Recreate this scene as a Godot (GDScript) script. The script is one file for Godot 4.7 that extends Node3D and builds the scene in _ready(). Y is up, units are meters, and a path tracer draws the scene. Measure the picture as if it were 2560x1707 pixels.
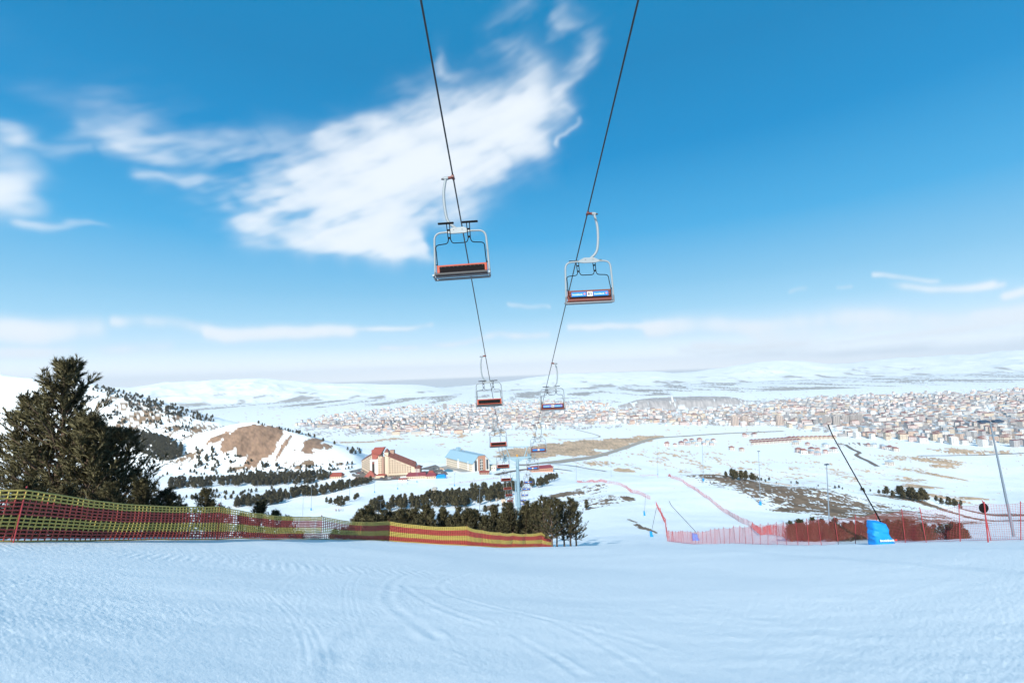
extends Node3D
# A ski slope above a snowy plain with a town; the eye is at the origin, y up, -z ahead, metres.

const F := 1200.0                     # focal length in pixels of the 2560 x 1707 photograph
var cam_basis := Basis(Vector3.RIGHT, deg_to_rad(4.12)) * Basis(Vector3.BACK, deg_to_rad(-2.1))
var rng := RandomNumberGenerator.new()
var M := {}                           # materials
var taken := {}

# ------------------------------------------------------------------ survey helpers
func ray(px: float, py: float) -> Vector3:
	return cam_basis * Vector3((px - 1280.0) / F, -(py - 853.5) / F, -1.0)

func at(px: float, py: float, d: float) -> Vector3:   # the point seen there, d metres ahead (measured along -z)
	var r := ray(px, py)
	return r * (d / -r.z)

func col_u(px: float) -> float:
	var r := ray(px, 1230.0)
	return r.x / -r.z

func rnd(a: float, b: float) -> float:
	return rng.randf_range(a, b)

# ------------------------------------------------------------------ mesh builder
class MB:
	var v := PackedVector3Array()
	var n := PackedVector3Array()
	var c := PackedColorArray()
	var uv := PackedVector2Array()
	var ix := PackedInt32Array()
	var col := Color.WHITE
	var use_col := false
	func vert(p: Vector3, nn: Vector3) -> int:
		v.append(p); n.append(nn)
		if use_col: c.append(col)
		return v.size() - 1
	func tri(a: Vector3, b: Vector3, d: Vector3) -> void:
		var nn := (d - a).cross(b - a).normalized()
		var k := vert(a, nn); vert(b, nn); vert(d, nn)
		ix.append(k); ix.append(k + 1); ix.append(k + 2)
	func quad(a: Vector3, b: Vector3, d: Vector3, e: Vector3) -> void:   # clockwise seen from the front
		var nn := (d - a).cross(b - a)
		if nn.length_squared() < 1e-14: nn = (e - a).cross(d - a)
		nn = nn.normalized()
		var k := vert(a, nn); vert(b, nn); vert(d, nn); vert(e, nn)
		ix.append(k); ix.append(k + 1); ix.append(k + 2); ix.append(k); ix.append(k + 2); ix.append(k + 3)
	func hexa(p: Array) -> void:       # p: 4 bottom corners then 4 top corners, each ring counter-clockwise seen from above
		quad(p[3], p[2], p[1], p[0]); quad(p[4], p[5], p[6], p[7])
		for k in 4:
			var j := (k + 1) % 4
			quad(p[k], p[j], p[j + 4], p[k + 4])
	func box(ctr: Vector3, s: Vector3, b := Basis.IDENTITY) -> void:
		var h := s * 0.5
		var p := []
		for y in [-1.0, 1.0]:
			for q in [[-1.0, 1.0], [1.0, 1.0], [1.0, -1.0], [-1.0, -1.0]]:
				p.append(ctr + b * Vector3(q[0] * h.x, y * h.y, q[1] * h.z))
		hexa(p)
	func bbox(ctr: Vector3, s: Vector3, r: float, b := Basis.IDENTITY) -> void:   # box with chamfered edges all round
		var h := s * 0.5
		r = minf(r, minf(h.x, minf(h.y, h.z)) * 0.9)
		var f := func(sx: float, sy: float, sz: float, ax: int) -> Vector3:
			var q := Vector3(sx * (h.x - (0.0 if ax == 0 else r)), sy * (h.y - (0.0 if ax == 1 else r)), sz * (h.z - (0.0 if ax == 2 else r)))
			return ctr + b * q
		for s1 in [-1.0, 1.0]:
			face(ctr, [f.call(s1, -1.0, -1.0, 0), f.call(s1, -1.0, 1.0, 0), f.call(s1, 1.0, 1.0, 0), f.call(s1, 1.0, -1.0, 0)])
			face(ctr, [f.call(-1.0, s1, -1.0, 1), f.call(-1.0, s1, 1.0, 1), f.call(1.0, s1, 1.0, 1), f.call(1.0, s1, -1.0, 1)])
			face(ctr, [f.call(-1.0, -1.0, s1, 2), f.call(-1.0, 1.0, s1, 2), f.call(1.0, 1.0, s1, 2), f.call(1.0, -1.0, s1, 2)])
			for s2 in [-1.0, 1.0]:
				face(ctr, [f.call(s1, s2, -1.0, 0), f.call(s1, s2, 1.0, 0), f.call(s1, s2, 1.0, 1), f.call(s1, s2, -1.0, 1)])
				face(ctr, [f.call(s1, -1.0, s2, 0), f.call(s1, 1.0, s2, 0), f.call(s1, 1.0, s2, 2), f.call(s1, -1.0, s2, 2)])
				face(ctr, [f.call(-1.0, s1, s2, 1), f.call(1.0, s1, s2, 1), f.call(1.0, s1, s2, 2), f.call(-1.0, s1, s2, 2)])
				for s3 in [-1.0, 1.0]:
					var a: Vector3 = f.call(s1, s2, s3, 0)
					var g: Vector3 = f.call(s1, s2, s3, 1)
					var e: Vector3 = f.call(s1, s2, s3, 2)
					if (e - a).cross(g - a).dot(a - ctr) < 0.0: tri(a, e, g)
					else: tri(a, g, e)
	func face(ctr: Vector3, p: Array) -> void:   # a quad turned outwards from ctr
		if (p[2] - p[0]).cross(p[1] - p[0]).dot(p[0] + p[2] - 2.0 * ctr) < 0.0: quad(p[3], p[2], p[1], p[0])
		else: quad(p[0], p[1], p[2], p[3])
	func tube(pts: Array, rad, sides := 6, caps := true) -> void:   # rad: a number or one per point
		var k0 := v.size()
		var m := pts.size()
		var side := Vector3.ZERO
		for i in m:
			var t: Vector3 = (pts[mini(i + 1, m - 1)] - pts[maxi(i - 1, 0)])
			t = t.normalized()
			if i == 0: side = t.cross(Vector3.UP if absf(t.y) < 0.9 else Vector3.RIGHT).normalized()
			else: side = (side - t * side.dot(t)).normalized()
			var up := side.cross(t)
			var r: float = rad[i] if rad is Array else rad
			for j in sides:
				var a := TAU * j / sides
				var o := side * cos(a) + up * sin(a)
				vert(pts[i] + o * r, o)
		for i in m - 1:
			for j in sides:
				var a := k0 + i * sides + j
				var b := k0 + i * sides + (j + 1) % sides
				ix.append(a); ix.append(b); ix.append(a + sides)
				ix.append(b); ix.append(b + sides); ix.append(a + sides)
		if caps:
			for e in [0, m - 1]:
				var t: Vector3 = (pts[e] - pts[1 if e == 0 else m - 2]).normalized()
				var ck := vert(pts[e], t)
				var k := v.size()
				for j in sides: vert(v[k0 + e * sides + j], t)
				for j in sides:
					ix.append(ck)
					ix.append(k + (j if e > 0 else (j + 1) % sides))
					ix.append(k + ((j + 1) % sides if e > 0 else j))
	func mesh() -> ArrayMesh:
		var a := []
		a.resize(Mesh.ARRAY_MAX)
		a[Mesh.ARRAY_VERTEX] = v
		a[Mesh.ARRAY_NORMAL] = n
		if use_col: a[Mesh.ARRAY_COLOR] = c
		if uv.size() == v.size(): a[Mesh.ARRAY_TEX_UV] = uv
		a[Mesh.ARRAY_INDEX] = ix
		var m := ArrayMesh.new()
		m.add_surface_from_arrays(Mesh.PRIMITIVE_TRIANGLES, a)
		return m

# ------------------------------------------------------------------ scene tree helpers
func numbered(called: String) -> String:
	var k: int = taken.get(called, -1) + 1
	taken[called] = k
	return called if k == 0 else "%s_%03d" % [called, k]

func put(mesh: Mesh, called: String, mat: Material, parent: Node3D = null) -> MeshInstance3D:
	var o := MeshInstance3D.new()
	o.mesh = mesh
	if mat: o.material_override = mat
	if parent:
		o.name = called
		parent.add_child(o, true)
	else:
		o.name = numbered(called)
		add_child(o)
	return o

func thing(called: String, label: String, category: String, where := Vector3.ZERO, turn := 0.0, group := "") -> Node3D:
	var o := Node3D.new()
	o.name = numbered(called)
	add_child(o)
	o.position = where
	o.rotation.y = turn
	tag(o, label, category, group)
	return o

func tag(o: Node3D, label: String, category: String, group := "") -> Node3D:
	o.set_meta("label", label)
	o.set_meta("category", category)
	if group: o.set_meta("group", group)
	return o

func dup(o: Node3D, where: Vector3, turn := 0.0, size := 1.0, label := "", group := "") -> Node3D:
	var base := String(o.name)
	if base.length() > 4 and base[-4] == "_" and base.right(3).is_valid_int(): base = base.left(-4)
	var r: Node3D = o.duplicate()
	r.name = numbered(base)
	add_child(r)
	r.position = where
	r.rotation.y = turn
	r.scale = Vector3.ONE * size
	if label: r.set_meta("label", label)
	if group: r.set_meta("group", group)
	return r

func mat(key: String, lin: Color, rough := 0.8, metal := 0.0) -> StandardMaterial3D:
	var m := StandardMaterial3D.new()
	m.resource_name = key
	m.albedo_color = lin.linear_to_srgb()
	m.roughness = rough
	m.metallic = metal
	M[key] = m
	return m

func text_mesh(s: String, size: float, depth := 0.004, bold := true) -> TextMesh:
	var t := TextMesh.new()
	var f := SystemFont.new()
	f.font_names = PackedStringArray(["Droid Sans"])
	f.font_weight = 700 if bold else 400
	t.font = f
	t.text = s
	t.font_size = 48
	t.pixel_size = size / 48.0
	t.depth = depth
	return t

# ------------------------------------------------------------------ terrain
var knots := [60.0, 100.0, 140.0, 200.0, 260.0, 320.0, 400.0, 500.0, 600.0, 700.0, 850.0, 1000.0, 1300.0, 1700.0, 2400.0, 4000.0]
var tab_px := [-500.0, 100.0, 400.0, 700.0, 950.0, 1150.0, 1350.0, 1550.0, 1750.0, 2000.0, 2250.0, 2500.0, 3100.0]
var tab := [   # depth of the ground below the eye, surveyed along 13 lines of sight
	[26, 44, 62, 84, 102, 112, 122, 131, 137, 141, 144, 150, 175, 215, 262, 266],
	[24, 42, 60, 82, 100, 110, 120, 130, 136, 140, 143, 148, 172, 215, 262, 266],
	[24, 42, 58, 78, 94, 104, 115, 128, 136, 141, 145, 149, 174, 215, 262, 266],
	[23, 38, 52, 68, 82, 93, 108, 125, 136, 142, 147, 152, 177, 217, 262, 266],
	[21.5, 36, 50, 64, 75, 88, 103, 118, 130, 139, 149, 159, 186, 225, 264, 266],
	[21.3, 35.5, 48, 62, 73, 86, 100, 115, 128, 139, 152, 166, 196, 231, 265, 266],
	[21, 34.5, 47, 62, 74, 84, 96, 113, 128, 141, 160, 178, 208, 240, 266, 266],
	[20.8, 34, 46, 59, 69, 77, 87, 112, 135, 152, 176, 195, 220, 248, 266, 266],
	[20.9, 34.5, 47, 60, 69.5, 76, 86, 118, 145, 165, 190, 208, 230, 252, 266, 266],
	[20.7, 34, 46.5, 62, 73, 79.5, 98, 130, 155, 175, 200, 215, 236, 255, 266, 266],
	[20.5, 33.5, 46.5, 63.5, 76, 86, 108, 140, 165, 185, 208, 222, 242, 258, 266, 266],
	[20.5, 33.5, 47, 67, 85.5, 104, 128, 156, 178, 196, 218, 232, 248, 260, 266, 266],
	[20.5, 34, 48, 70, 92, 114, 138, 162, 184, 202, 222, 236, 250, 261, 266, 266]]
var tab_u := []
var tab_m := []          # slopes for the cubic through each line
var lk := []
var n_big := FastNoiseLite.new()
var n_mid := FastNoiseLite.new()
var n_fine := FastNoiseLite.new()
var n_patch := FastNoiseLite.new()
var hill_left := []      # [u, crest height, crest distance]
var hill_brown := []

func setup_terrain() -> void:
	for p in tab_px: tab_u.append(col_u(p))
	for k in knots: lk.append(log(k))
	for row in tab:
		var m := []
		for j in knots.size():
			var a := maxi(j - 1, 0)
			var b := mini(j + 1, knots.size() - 1)
			m.append((row[b] - row[a]) / (lk[b] - lk[a]))
		tab_m.append(m)
	var set_noise := func(n: FastNoiseLite, s: int, f: float, o: int) -> void:
		n.seed = s; n.frequency = f; n.fractal_octaves = o
		n.noise_type = FastNoiseLite.TYPE_SIMPLEX_SMOOTH
	set_noise.call(n_big, 3, 0.004, 4)
	set_noise.call(n_mid, 5, 0.05, 3)
	set_noise.call(n_fine, 7, 1.3, 3)
	set_noise.call(n_patch, 11, 0.02, 4)
	for q in [[-500, 870, 1200], [0, 935, 1200], [200, 953, 1180], [330, 985, 1150], [430, 1012, 1120], [500, 1033, 1110], [560, 1050, 1100], [650, 1076, 1090], [760, 1120, 1090], [900, 1150, 1090]]:
		var p := at(q[0], q[1], q[2])
		hill_left.append([p.x / q[2], p.y, q[2]])
	for q in [[420, 1135, 960], [480, 1098, 960], [540, 1074, 955], [590, 1060, 950], [640, 1056, 945], [700, 1066, 935], [760, 1085, 930], [820, 1105, 925], [880, 1126, 920], [950, 1150, 915]]:
		var p := at(q[0], q[1], q[2])
		hill_brown.append([p.x / q[2], p.y, q[2]])

var row_d := -1.0        # the row being built, so that its 13 profiles are worked out once
var row_p := []

func begin_row(d: float) -> void:
	row_d = -1.0
	row_p = []
	for c in 13: row_p.append(prof(c, maxf(d, 60.0)))
	row_d = maxf(d, 60.0)

func prof(c: int, d: float) -> float:
	if d == row_d: return row_p[c]
	var row: Array = tab[c]
	if d >= 4000.0: return 266.0
	var s := log(d)
	var j := 0
	while j < 14 and knots[j + 1] < d: j += 1
	var w: float = lk[j + 1] - lk[j]
	var t: float = (s - lk[j]) / w
	var t2 := t * t
	var t3 := t2 * t
	return row[j] * (2.0 * t3 - 3.0 * t2 + 1.0) + tab_m[c][j] * w * (t3 - 2.0 * t2 + t) + row[j + 1] * (3.0 * t2 - 2.0 * t3) + tab_m[c][j + 1] * w * (t3 - t2)

func crest(h: Array, u: float) -> Array:      # crest height and distance along a hill
	if u <= h[0][0] or u >= h[-1][0]: return []
	var k := 0
	while h[k + 1][0] < u: k += 1
	var t: float = (u - h[k][0]) / (h[k + 1][0] - h[k][0])
	var m0: float = (h[k + 1][1] - h[maxi(k - 1, 0)][1]) * 0.5
	var m1: float = (h[mini(k + 2, h.size() - 1)][1] - h[k][1]) * 0.5
	var t2 := t * t
	var t3 := t2 * t
	var y: float = h[k][1] * (2.0 * t3 - 3.0 * t2 + 1.0) + m0 * (t3 - 2.0 * t2 + t) + h[k + 1][1] * (3.0 * t2 - 2.0 * t3) + m1 * (t3 - t2)
	return [y, lerpf(h[k][2], h[k + 1][2], t), smoothstep(0.0, 0.06, u - h[0][0]) * smoothstep(0.0, 0.06, h[-1][0] - u)]

func fence_x(d: float) -> float:     # where the left safety fence stands, across
	if d < 40.0: return lerpf(-17.2, -15.2, clampf((d - 16.0) / 22.0, 0.0, 1.0))
	return lerpf(-15.2, 6.0, pow(clampf((d - 40.0) / 24.0, 0.0, 1.0), 1.2))

func near_plane(x: float, d: float) -> float:
	var lat := -0.6 + 0.113 * (x + 4.0) if x < -4.0 else -0.6 * pow(clampf((8.0 - x) / 12.0, 0.0, 1.0), 2.5)
	if x > 8.0: lat += 0.035 * minf(x - 8.0, 40.0) * clampf((d - 40.0) / 20.0, -1.0, 1.0)
	var y := -1.7 - 0.32 * d - lat
	var fx := fence_x(maxf(d, 10.0)) - 1.5
	if x < fx and d < 70.0: y -= minf(0.5 * (fx - x), 6.0)
	return y

func height(x: float, z: float) -> float:
	var d := -z
	if d < 44.0: return near_plane(x, d) + n_mid.get_noise_2d(x, d) * 0.12 * clampf(d / 10.0, 0.2, 1.0)
	var u := x / d
	var c := 0
	while c < tab_u.size() - 2 and tab_u[c + 1] < u: c += 1
	var t: float = clampf((u - tab_u[c]) / (tab_u[c + 1] - tab_u[c]), 0.0, 1.0)
	t = t * t * (3.0 - 2.0 * t)
	var dd := maxf(d, 60.0)
	var y := -lerpf(prof(c, dd), prof(c + 1, dd), t)
	if d < 85.0:
		var k := clampf((d - 44.0) / 41.0, 0.0, 1.0)
		var yt := y + 0.34 * (dd - d)
		return lerpf(near_plane(x, d), yt, k * k * (3.0 - 2.0 * k)) + n_mid.get_noise_2d(x, d) * 0.12
	y += n_mid.get_noise_2d(x * 0.6, d * 0.6) * 0.35 + n_big.get_noise_2d(x, d) * clampf((d - 85.0) / 200.0, 0.0, 1.0) * 4.0 * (1.0 - 0.9 * clampf((d - 900.0) / 600.0, 0.0, 1.0))
	if d > 500.0 and d < 2200.0:
		var add := 0.0
		var e := crest(hill_left, u)
		if e.size():
			var w: float = 330.0 if d < e[1] else 500.0
			var g := clampf(1.0 - absf(d - e[1]) / w, 0.0, 1.0)
			g = g * g * (3.0 - 2.0 * g)
			add = maxf(add, (e[0] - y) * g + n_big.get_noise_2d(x * 2.0 + 900.0, d * 2.0) * 22.0 * g * (1.0 - g))
		e = crest(hill_brown, u)
		if e.size():
			var w2: float = 150.0 if d < e[1] else 260.0
			var g2 := clampf(1.0 - absf(d - e[1]) / w2, 0.0, 1.0)
			g2 = g2 * g2 * (3.0 - 2.0 * g2)
			add = maxf(add, (e[0] - y) * g2 * e[2])
		y += add
	if d > 2900.0 and d < 4600.0:      # the bare mound in the town
		var q := Vector2((x - 1290.0) / 560.0, (d - 3650.0) / 420.0).length()
		if q < 1.0:
			var g3 := clampf((1.0 - q) * 2.2, 0.0, 1.0)
			y += 52.0 * g3 * g3 * (3.0 - 2.0 * g3)
	return y

func ground(px: float, py: float) -> Vector3:     # first ground met along that line of sight
	var r := ray(px, py)
	r /= -r.z
	var d := 3.0
	var last := d
	while d < 30000.0:
		if r.y * d < height(r.x * d, -d):
			for k in 24:
				var mid := (last + d) * 0.5
				if r.y * mid < height(r.x * mid, -mid): d = mid
				else: last = mid
			return r * d
		last = d
		d *= 1.02
	return r * 30000.0

func on_ground(px: float, d: float, py := 1230.0) -> Vector3:
	var r := ray(px, py)
	var x := r.x / -r.z * d
	return Vector3(x, height(x, -d), -d)

func gp(x: float, d: float) -> Vector3:
	return Vector3(x, height(x, -d), -d)

# ------------------------------------------------------------------ what the ground is made of
var bare := []           # [x, d, across, along, turn, strength, colour index]
const SNOW := Color(0.865, 0.905, 0.915)
const SOIL := Color(0.23, 0.145, 0.095)
const TAN := Color(0.54, 0.365, 0.225)
const SCRUB := Color(0.19, 0.128, 0.08)

func bare_spot(px: float, py: float, rpx: float, rpy: float, strength: float, kind: int, turn := 0.0) -> void:
	var p := ground(px, py)
	var d := -p.z
	var q0 := ground(px, py - rpy)
	var q1 := ground(px, py + rpy)
	var along := clampf((q1 - q0).length() * 0.5, 0.5, 900.0)
	bare.append([p.x, d, rpx * d / F, along, turn, strength, kind])

func setup_bare() -> void:
	# the bare hillside by the hotel
	for q in [[545, 1094, 34, 8, 1.6], [600, 1090, 48, 24, 2.4], [635, 1094, 46, 32, 2.8], [662, 1106, 36, 42, 2.8], [655, 1125, 36, 24, 2.4], [712, 1110, 8, 40, 0.9], [780, 1107, 19, 17, 1.4], [808, 1116, 28, 10, 0.55]]:
		bare_spot(q[0], q[1], q[2], q[3], q[4], 0)
	for k in 7: bare_spot(745 + 12 * (k % 3), 1126 + k * 4, 46, 1.1, 0.75, 0)
	# thin grass showing through the snow of the wooded hill
	for q in [[300, 1010, 90, 22, 0.46], [400, 1045, 110, 26, 0.46], [500, 1075, 70, 20, 0.44], [330, 1075, 110, 22, 0.44], [460, 1150, 90, 16, 0.36], [600, 1168, 120, 9, 0.42], [760, 1160, 110, 12, 0.42]]:
		bare_spot(q[0], q[1], q[2], q[3], q[4], 2)
	# tan field and road cutting on the plain
	for q in [[1320, 1132, 80, 16, 2.2], [1400, 1122, 90, 17, 2.4], [1490, 1112, 90, 14, 2.3], [1560, 1101, 70, 8, 2.2], [1620, 1092, 45, 4, 1.8], [1280, 1142, 50, 7, 1.8], [1450, 1130, 70, 6, 1.6], [1480, 1137, 60, 4, 0.8], [900, 1105, 90, 2.5, 1.0], [980, 1098, 60, 2, 0.8], [1560, 1176, 28, 6, 1.2], [1590, 1170, 20, 3, 0.9]]:
		bare_spot(q[0], q[1], q[2], q[3], q[4], 1)
	bare.append([1250.0, 3600.0, 560.0, 420.0, 0.0, 1.5, 4])
	# scrub on the rounded knoll to the right
	for q in [[1800, 1196, 70, 5, 1.2], [1870, 1208, 110, 12, 0.95], [1960, 1235, 120, 24, 0.9], [1900, 1222, 80, 16, 0.9], [2020, 1262, 90, 20, 0.95], [1980, 1275, 60, 8, 1.1], [2060, 1240, 130, 22, 0.62], [2140, 1265, 150, 26, 0.55], [2240, 1280, 150, 24, 0.50], [2340, 1300, 130, 18, 0.46], [2480, 1287, 90, 6, 1.1], [2540, 1302, 60, 12, 1.1]]:
		bare_spot(q[0], q[1], q[2], q[3], q[4], 2)
	# earth banks below the pines and beside the piste
	for q in [[1400, 1237, 40, 7, 1.5], [1440, 1232, 28, 5, 1.3], [1570, 1247, 18, 8, 1.4], [1612, 1321, 16, 12, 1.5], [1580, 1302, 8, 5, 1.2], [1520, 1250, 30, 3.5, 1.2], [1470, 1225, 50, 14, 0.48], [1500, 1250, 60, 16, 0.42], [1480, 1270, 20, 4, 1.0], [1230, 1265, 26, 4, 1.1], [1215, 1275, 26, 4, 1.1], [1850, 1268, 0.1, 0.1, 0.0]]:
		bare_spot(q[0], q[1], q[2], q[3], q[4], 2)
	# stream bed and stubble on the plain to the right
	# trodden ground and streets of the town
	for q in [[850, 1060, 120, 14, 0.8], [1000, 1055, 200, 26, 0.9], [1200, 1045, 220, 26, 0.9], [1400, 1040, 200, 22, 0.9], [1600, 1042, 180, 20, 0.9], [1800, 1045, 180, 20, 0.9], [1950, 1040, 200, 40, 0.9], [2150, 1050, 220, 50, 0.95], [2350, 1055, 260, 60, 0.95], [2550, 1060, 240, 65, 0.95], [2100, 1010, 300, 22, 0.8], [2400, 1000, 300, 20, 0.8], [1300, 1010, 300, 8, 0.5]]:
		bare_spot(q[0], q[1], q[2], q[3], q[4], 4)
	for q in [[2330, 1150, 60, 12, 0.95], [2400, 1128, 70, 8, 1.0], [2480, 1130, 60, 5, 0.9], [2300, 1215, 50, 6, 1.2], [2320, 1235, 40, 10, 0.9], [2420, 1245, 60, 4, 1.2], [2330, 1185, 30, 12, 1.0], [2355, 1165, 40, 5, 1.1], [2270, 1200, 40, 4, 0.8], [2150, 1110, 60, 4, 0.7], [2250, 1145, 60, 10, 0.55], [1760, 1160, 160, 30, 0.22], [2050, 1180, 200, 30, 0.2], [1500, 1160, 90, 8, 0.6], [1180, 1085, 250, 14, 0.3], [1500, 1040, 300, 20, 0.25]]:
		bare_spot(q[0], q[1], q[2], q[3], q[4], 1 if q[1] > 1120 or q[0] < 1600 else 0)

func ground_color(x: float, d: float, spots: Array) -> Color:
	if d < 70.0: return SNOW
	var b := -1.0
	var kind := 1
	for q in spots:
		var dx: float = (x - q[0]) / q[2]
		if dx > 1.0 or dx < -1.0: continue
		var dz: float = (d - q[1]) / q[3]
		if dz > 1.0 or dz < -1.0: continue
		var w: float = (1.0 - dx * dx - dz * dz) * q[5]
		if w > b:
			b = w; kind = q[6]
	var f := 1.0
	if d > 1600.0: f = 0.45
	elif d > 560.0: f = 1.1
	elif d < 420.0: f = 5.0
	var nn := n_patch.get_noise_2d(x * f, d * f * (0.35 if d > 700.0 else 0.75))
	var n2 := n_patch.get_noise_2d(x * f * 4.0 + 300.0, d * f * 1.6)
	var v := maxf(b, 0.0) + (nn * 0.8 + n2 * 0.75)
	if b <= 0.0: v -= 0.12 if d > 1400.0 else (0.17 if d > 620.0 and x > -200.0 else 0.5)
	if d > 5200.0:      # far fields half free of snow
		v = 0.34 + n_patch.get_noise_2d(x * 0.09, d * 0.022) * 0.9 + n2 * 0.3
		kind = 3
	var k := smoothstep(0.44, 0.49, v)
	if k <= 0.0: return SNOW
	var c: Color = [SOIL, TAN, SCRUB, Color(0.36, 0.325, 0.29), Color(0.42, 0.375, 0.35)][kind]
	c = c * (1.0 + 0.6 * n_patch.get_noise_2d(x * 6.0, d * 4.0) + 0.35 * nn + 0.25 * n2)
	c.a = 1.0
	return SNOW.lerp(c, k)

# ski tracks and piste ridges pressed into the near snow: [x0, d0, x1, d1, bend, width, depth]
var tracks := []
func setup_tracks() -> void:
	var g := func(a, b) -> Vector2:
		var p := ground(a, b)
		return Vector2(p.x, -p.z)
	var lines := [
		[[[1130, 1400], [1010, 1440], [975, 1480], [985, 1515], [1060, 1570], [1100, 1600]], 0.14, 0.05],
		[[[1005, 1462], [1060, 1500], [1140, 1535], [1240, 1565]], 0.12, 0.05],
		[[[1180, 1430], [1110, 1455], [1110, 1480], [1200, 1510], [1330, 1540], [1500, 1580], [1700, 1640]], 0.12, 0.05],
		[[[1280, 1525], [1400, 1560], [1520, 1620], [1660, 1707]], 0.10, 0.04],
		[[[1290, 1590], [1380, 1640], [1480, 1707]], 0.10, 0.05],
		[[[1070, 1530], [920, 1570], [860, 1630], [820, 1700]], 0.22, 0.05],
		[[[820, 1385], [730, 1445], [690, 1490], [680, 1550]], 0.08, 0.015],
		[[[760, 1490], [745, 1580]], 0.05, 0.012],
		[[[250, 1435], [320, 1415]], 0.08, 0.03],
		[[[0, 1470], [120, 1440]], 0.08, 0.03],
		[[[1600, 1400], [1900, 1400], [2150, 1420]], 0.25, 0.03],
		[[[1895, 1480], [1860, 1555]], 0.06, 0.03],
		[[[1650, 1450], [1800, 1520], [2000, 1560], [2300, 1650]], 0.3, 0.03],
		[[[2560, 1420], [2300, 1500], [2050, 1640], [1980, 1707]], 0.4, 0.03]]
	var r2 := RandomNumberGenerator.new()
	r2.seed = 9
	for k in 12:      # faint older ski cuts, in pairs
		var x0 := r2.randf_range(-9, 9)
		var d0 := r2.randf_range(3.0, 12.0)
		var x1 := x0 + r2.randf_range(-7, 7)
		var d1 := d0 + r2.randf_range(5.0, 16.0)
		var bend := r2.randf_range(-1.6, 1.6)
		for o in [0.0, 0.22]:
			var last := Vector2.INF
			for j in 11:
				var t := j / 10.0
				var p := Vector2(lerpf(x0, x1, t) + bend * sin(t * PI * 1.3) + o, lerpf(d0, d1, t))
				if last != Vector2.INF: tracks.append([last, p, 0.045, 0.024 * sin(t * PI)])
				last = p
	for l in lines:
		var prev := Vector2.INF
		var pts := []
		for q in l[0]: pts.append(g.call(q[0], q[1]))
		for k in pts.size() - 1:
			for j in 5:
				var p: Vector2 = pts[k].cubic_interpolate(pts[k + 1], pts[maxi(k - 1, 0)], pts[mini(k + 2, pts.size() - 1)], j / 5.0)
				if prev != Vector2.INF and prev.distance_squared_to(p) > 1e-6: tracks.append([prev, p, l[1], l[2]])
				prev = p

func tracks_near(d: float) -> Array:
	return tracks.filter(func(t): return d > minf(t[0].y, t[1].y) - t[2] * 3.0 and d < maxf(t[0].y, t[1].y) + t[2] * 3.0)

func track_dent(x: float, d: float, some: Array) -> float:
	var y := 0.0
	var p := Vector2(x, d)
	for t in some:
		var a: Vector2 = t[0]
		var ab: Vector2 = t[1] - a
		var r: float = t[2] * 3.0
		if x < minf(a.x, t[1].x) - r or x > maxf(a.x, t[1].x) + r or d < minf(a.y, t[1].y) - r or d > maxf(a.y, t[1].y) + r: continue
		var k := clampf((p - a).dot(ab) / ab.length_squared(), 0.0, 1.0)
		var q: float = (p - a - ab * k).length() / t[2]
		if q < 3.0:      # a groove with a rim thrown up beside it
			y += 0.065 * t[3] * (1.0 + 0.8 * n_fine.get_noise_2d(x * 0.7, d * 0.7)) * (-exp(-q * q * 2.0) + 0.75 * exp(-(q - 1.3) * (q - 1.3) * 3.0))
	return y

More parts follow.
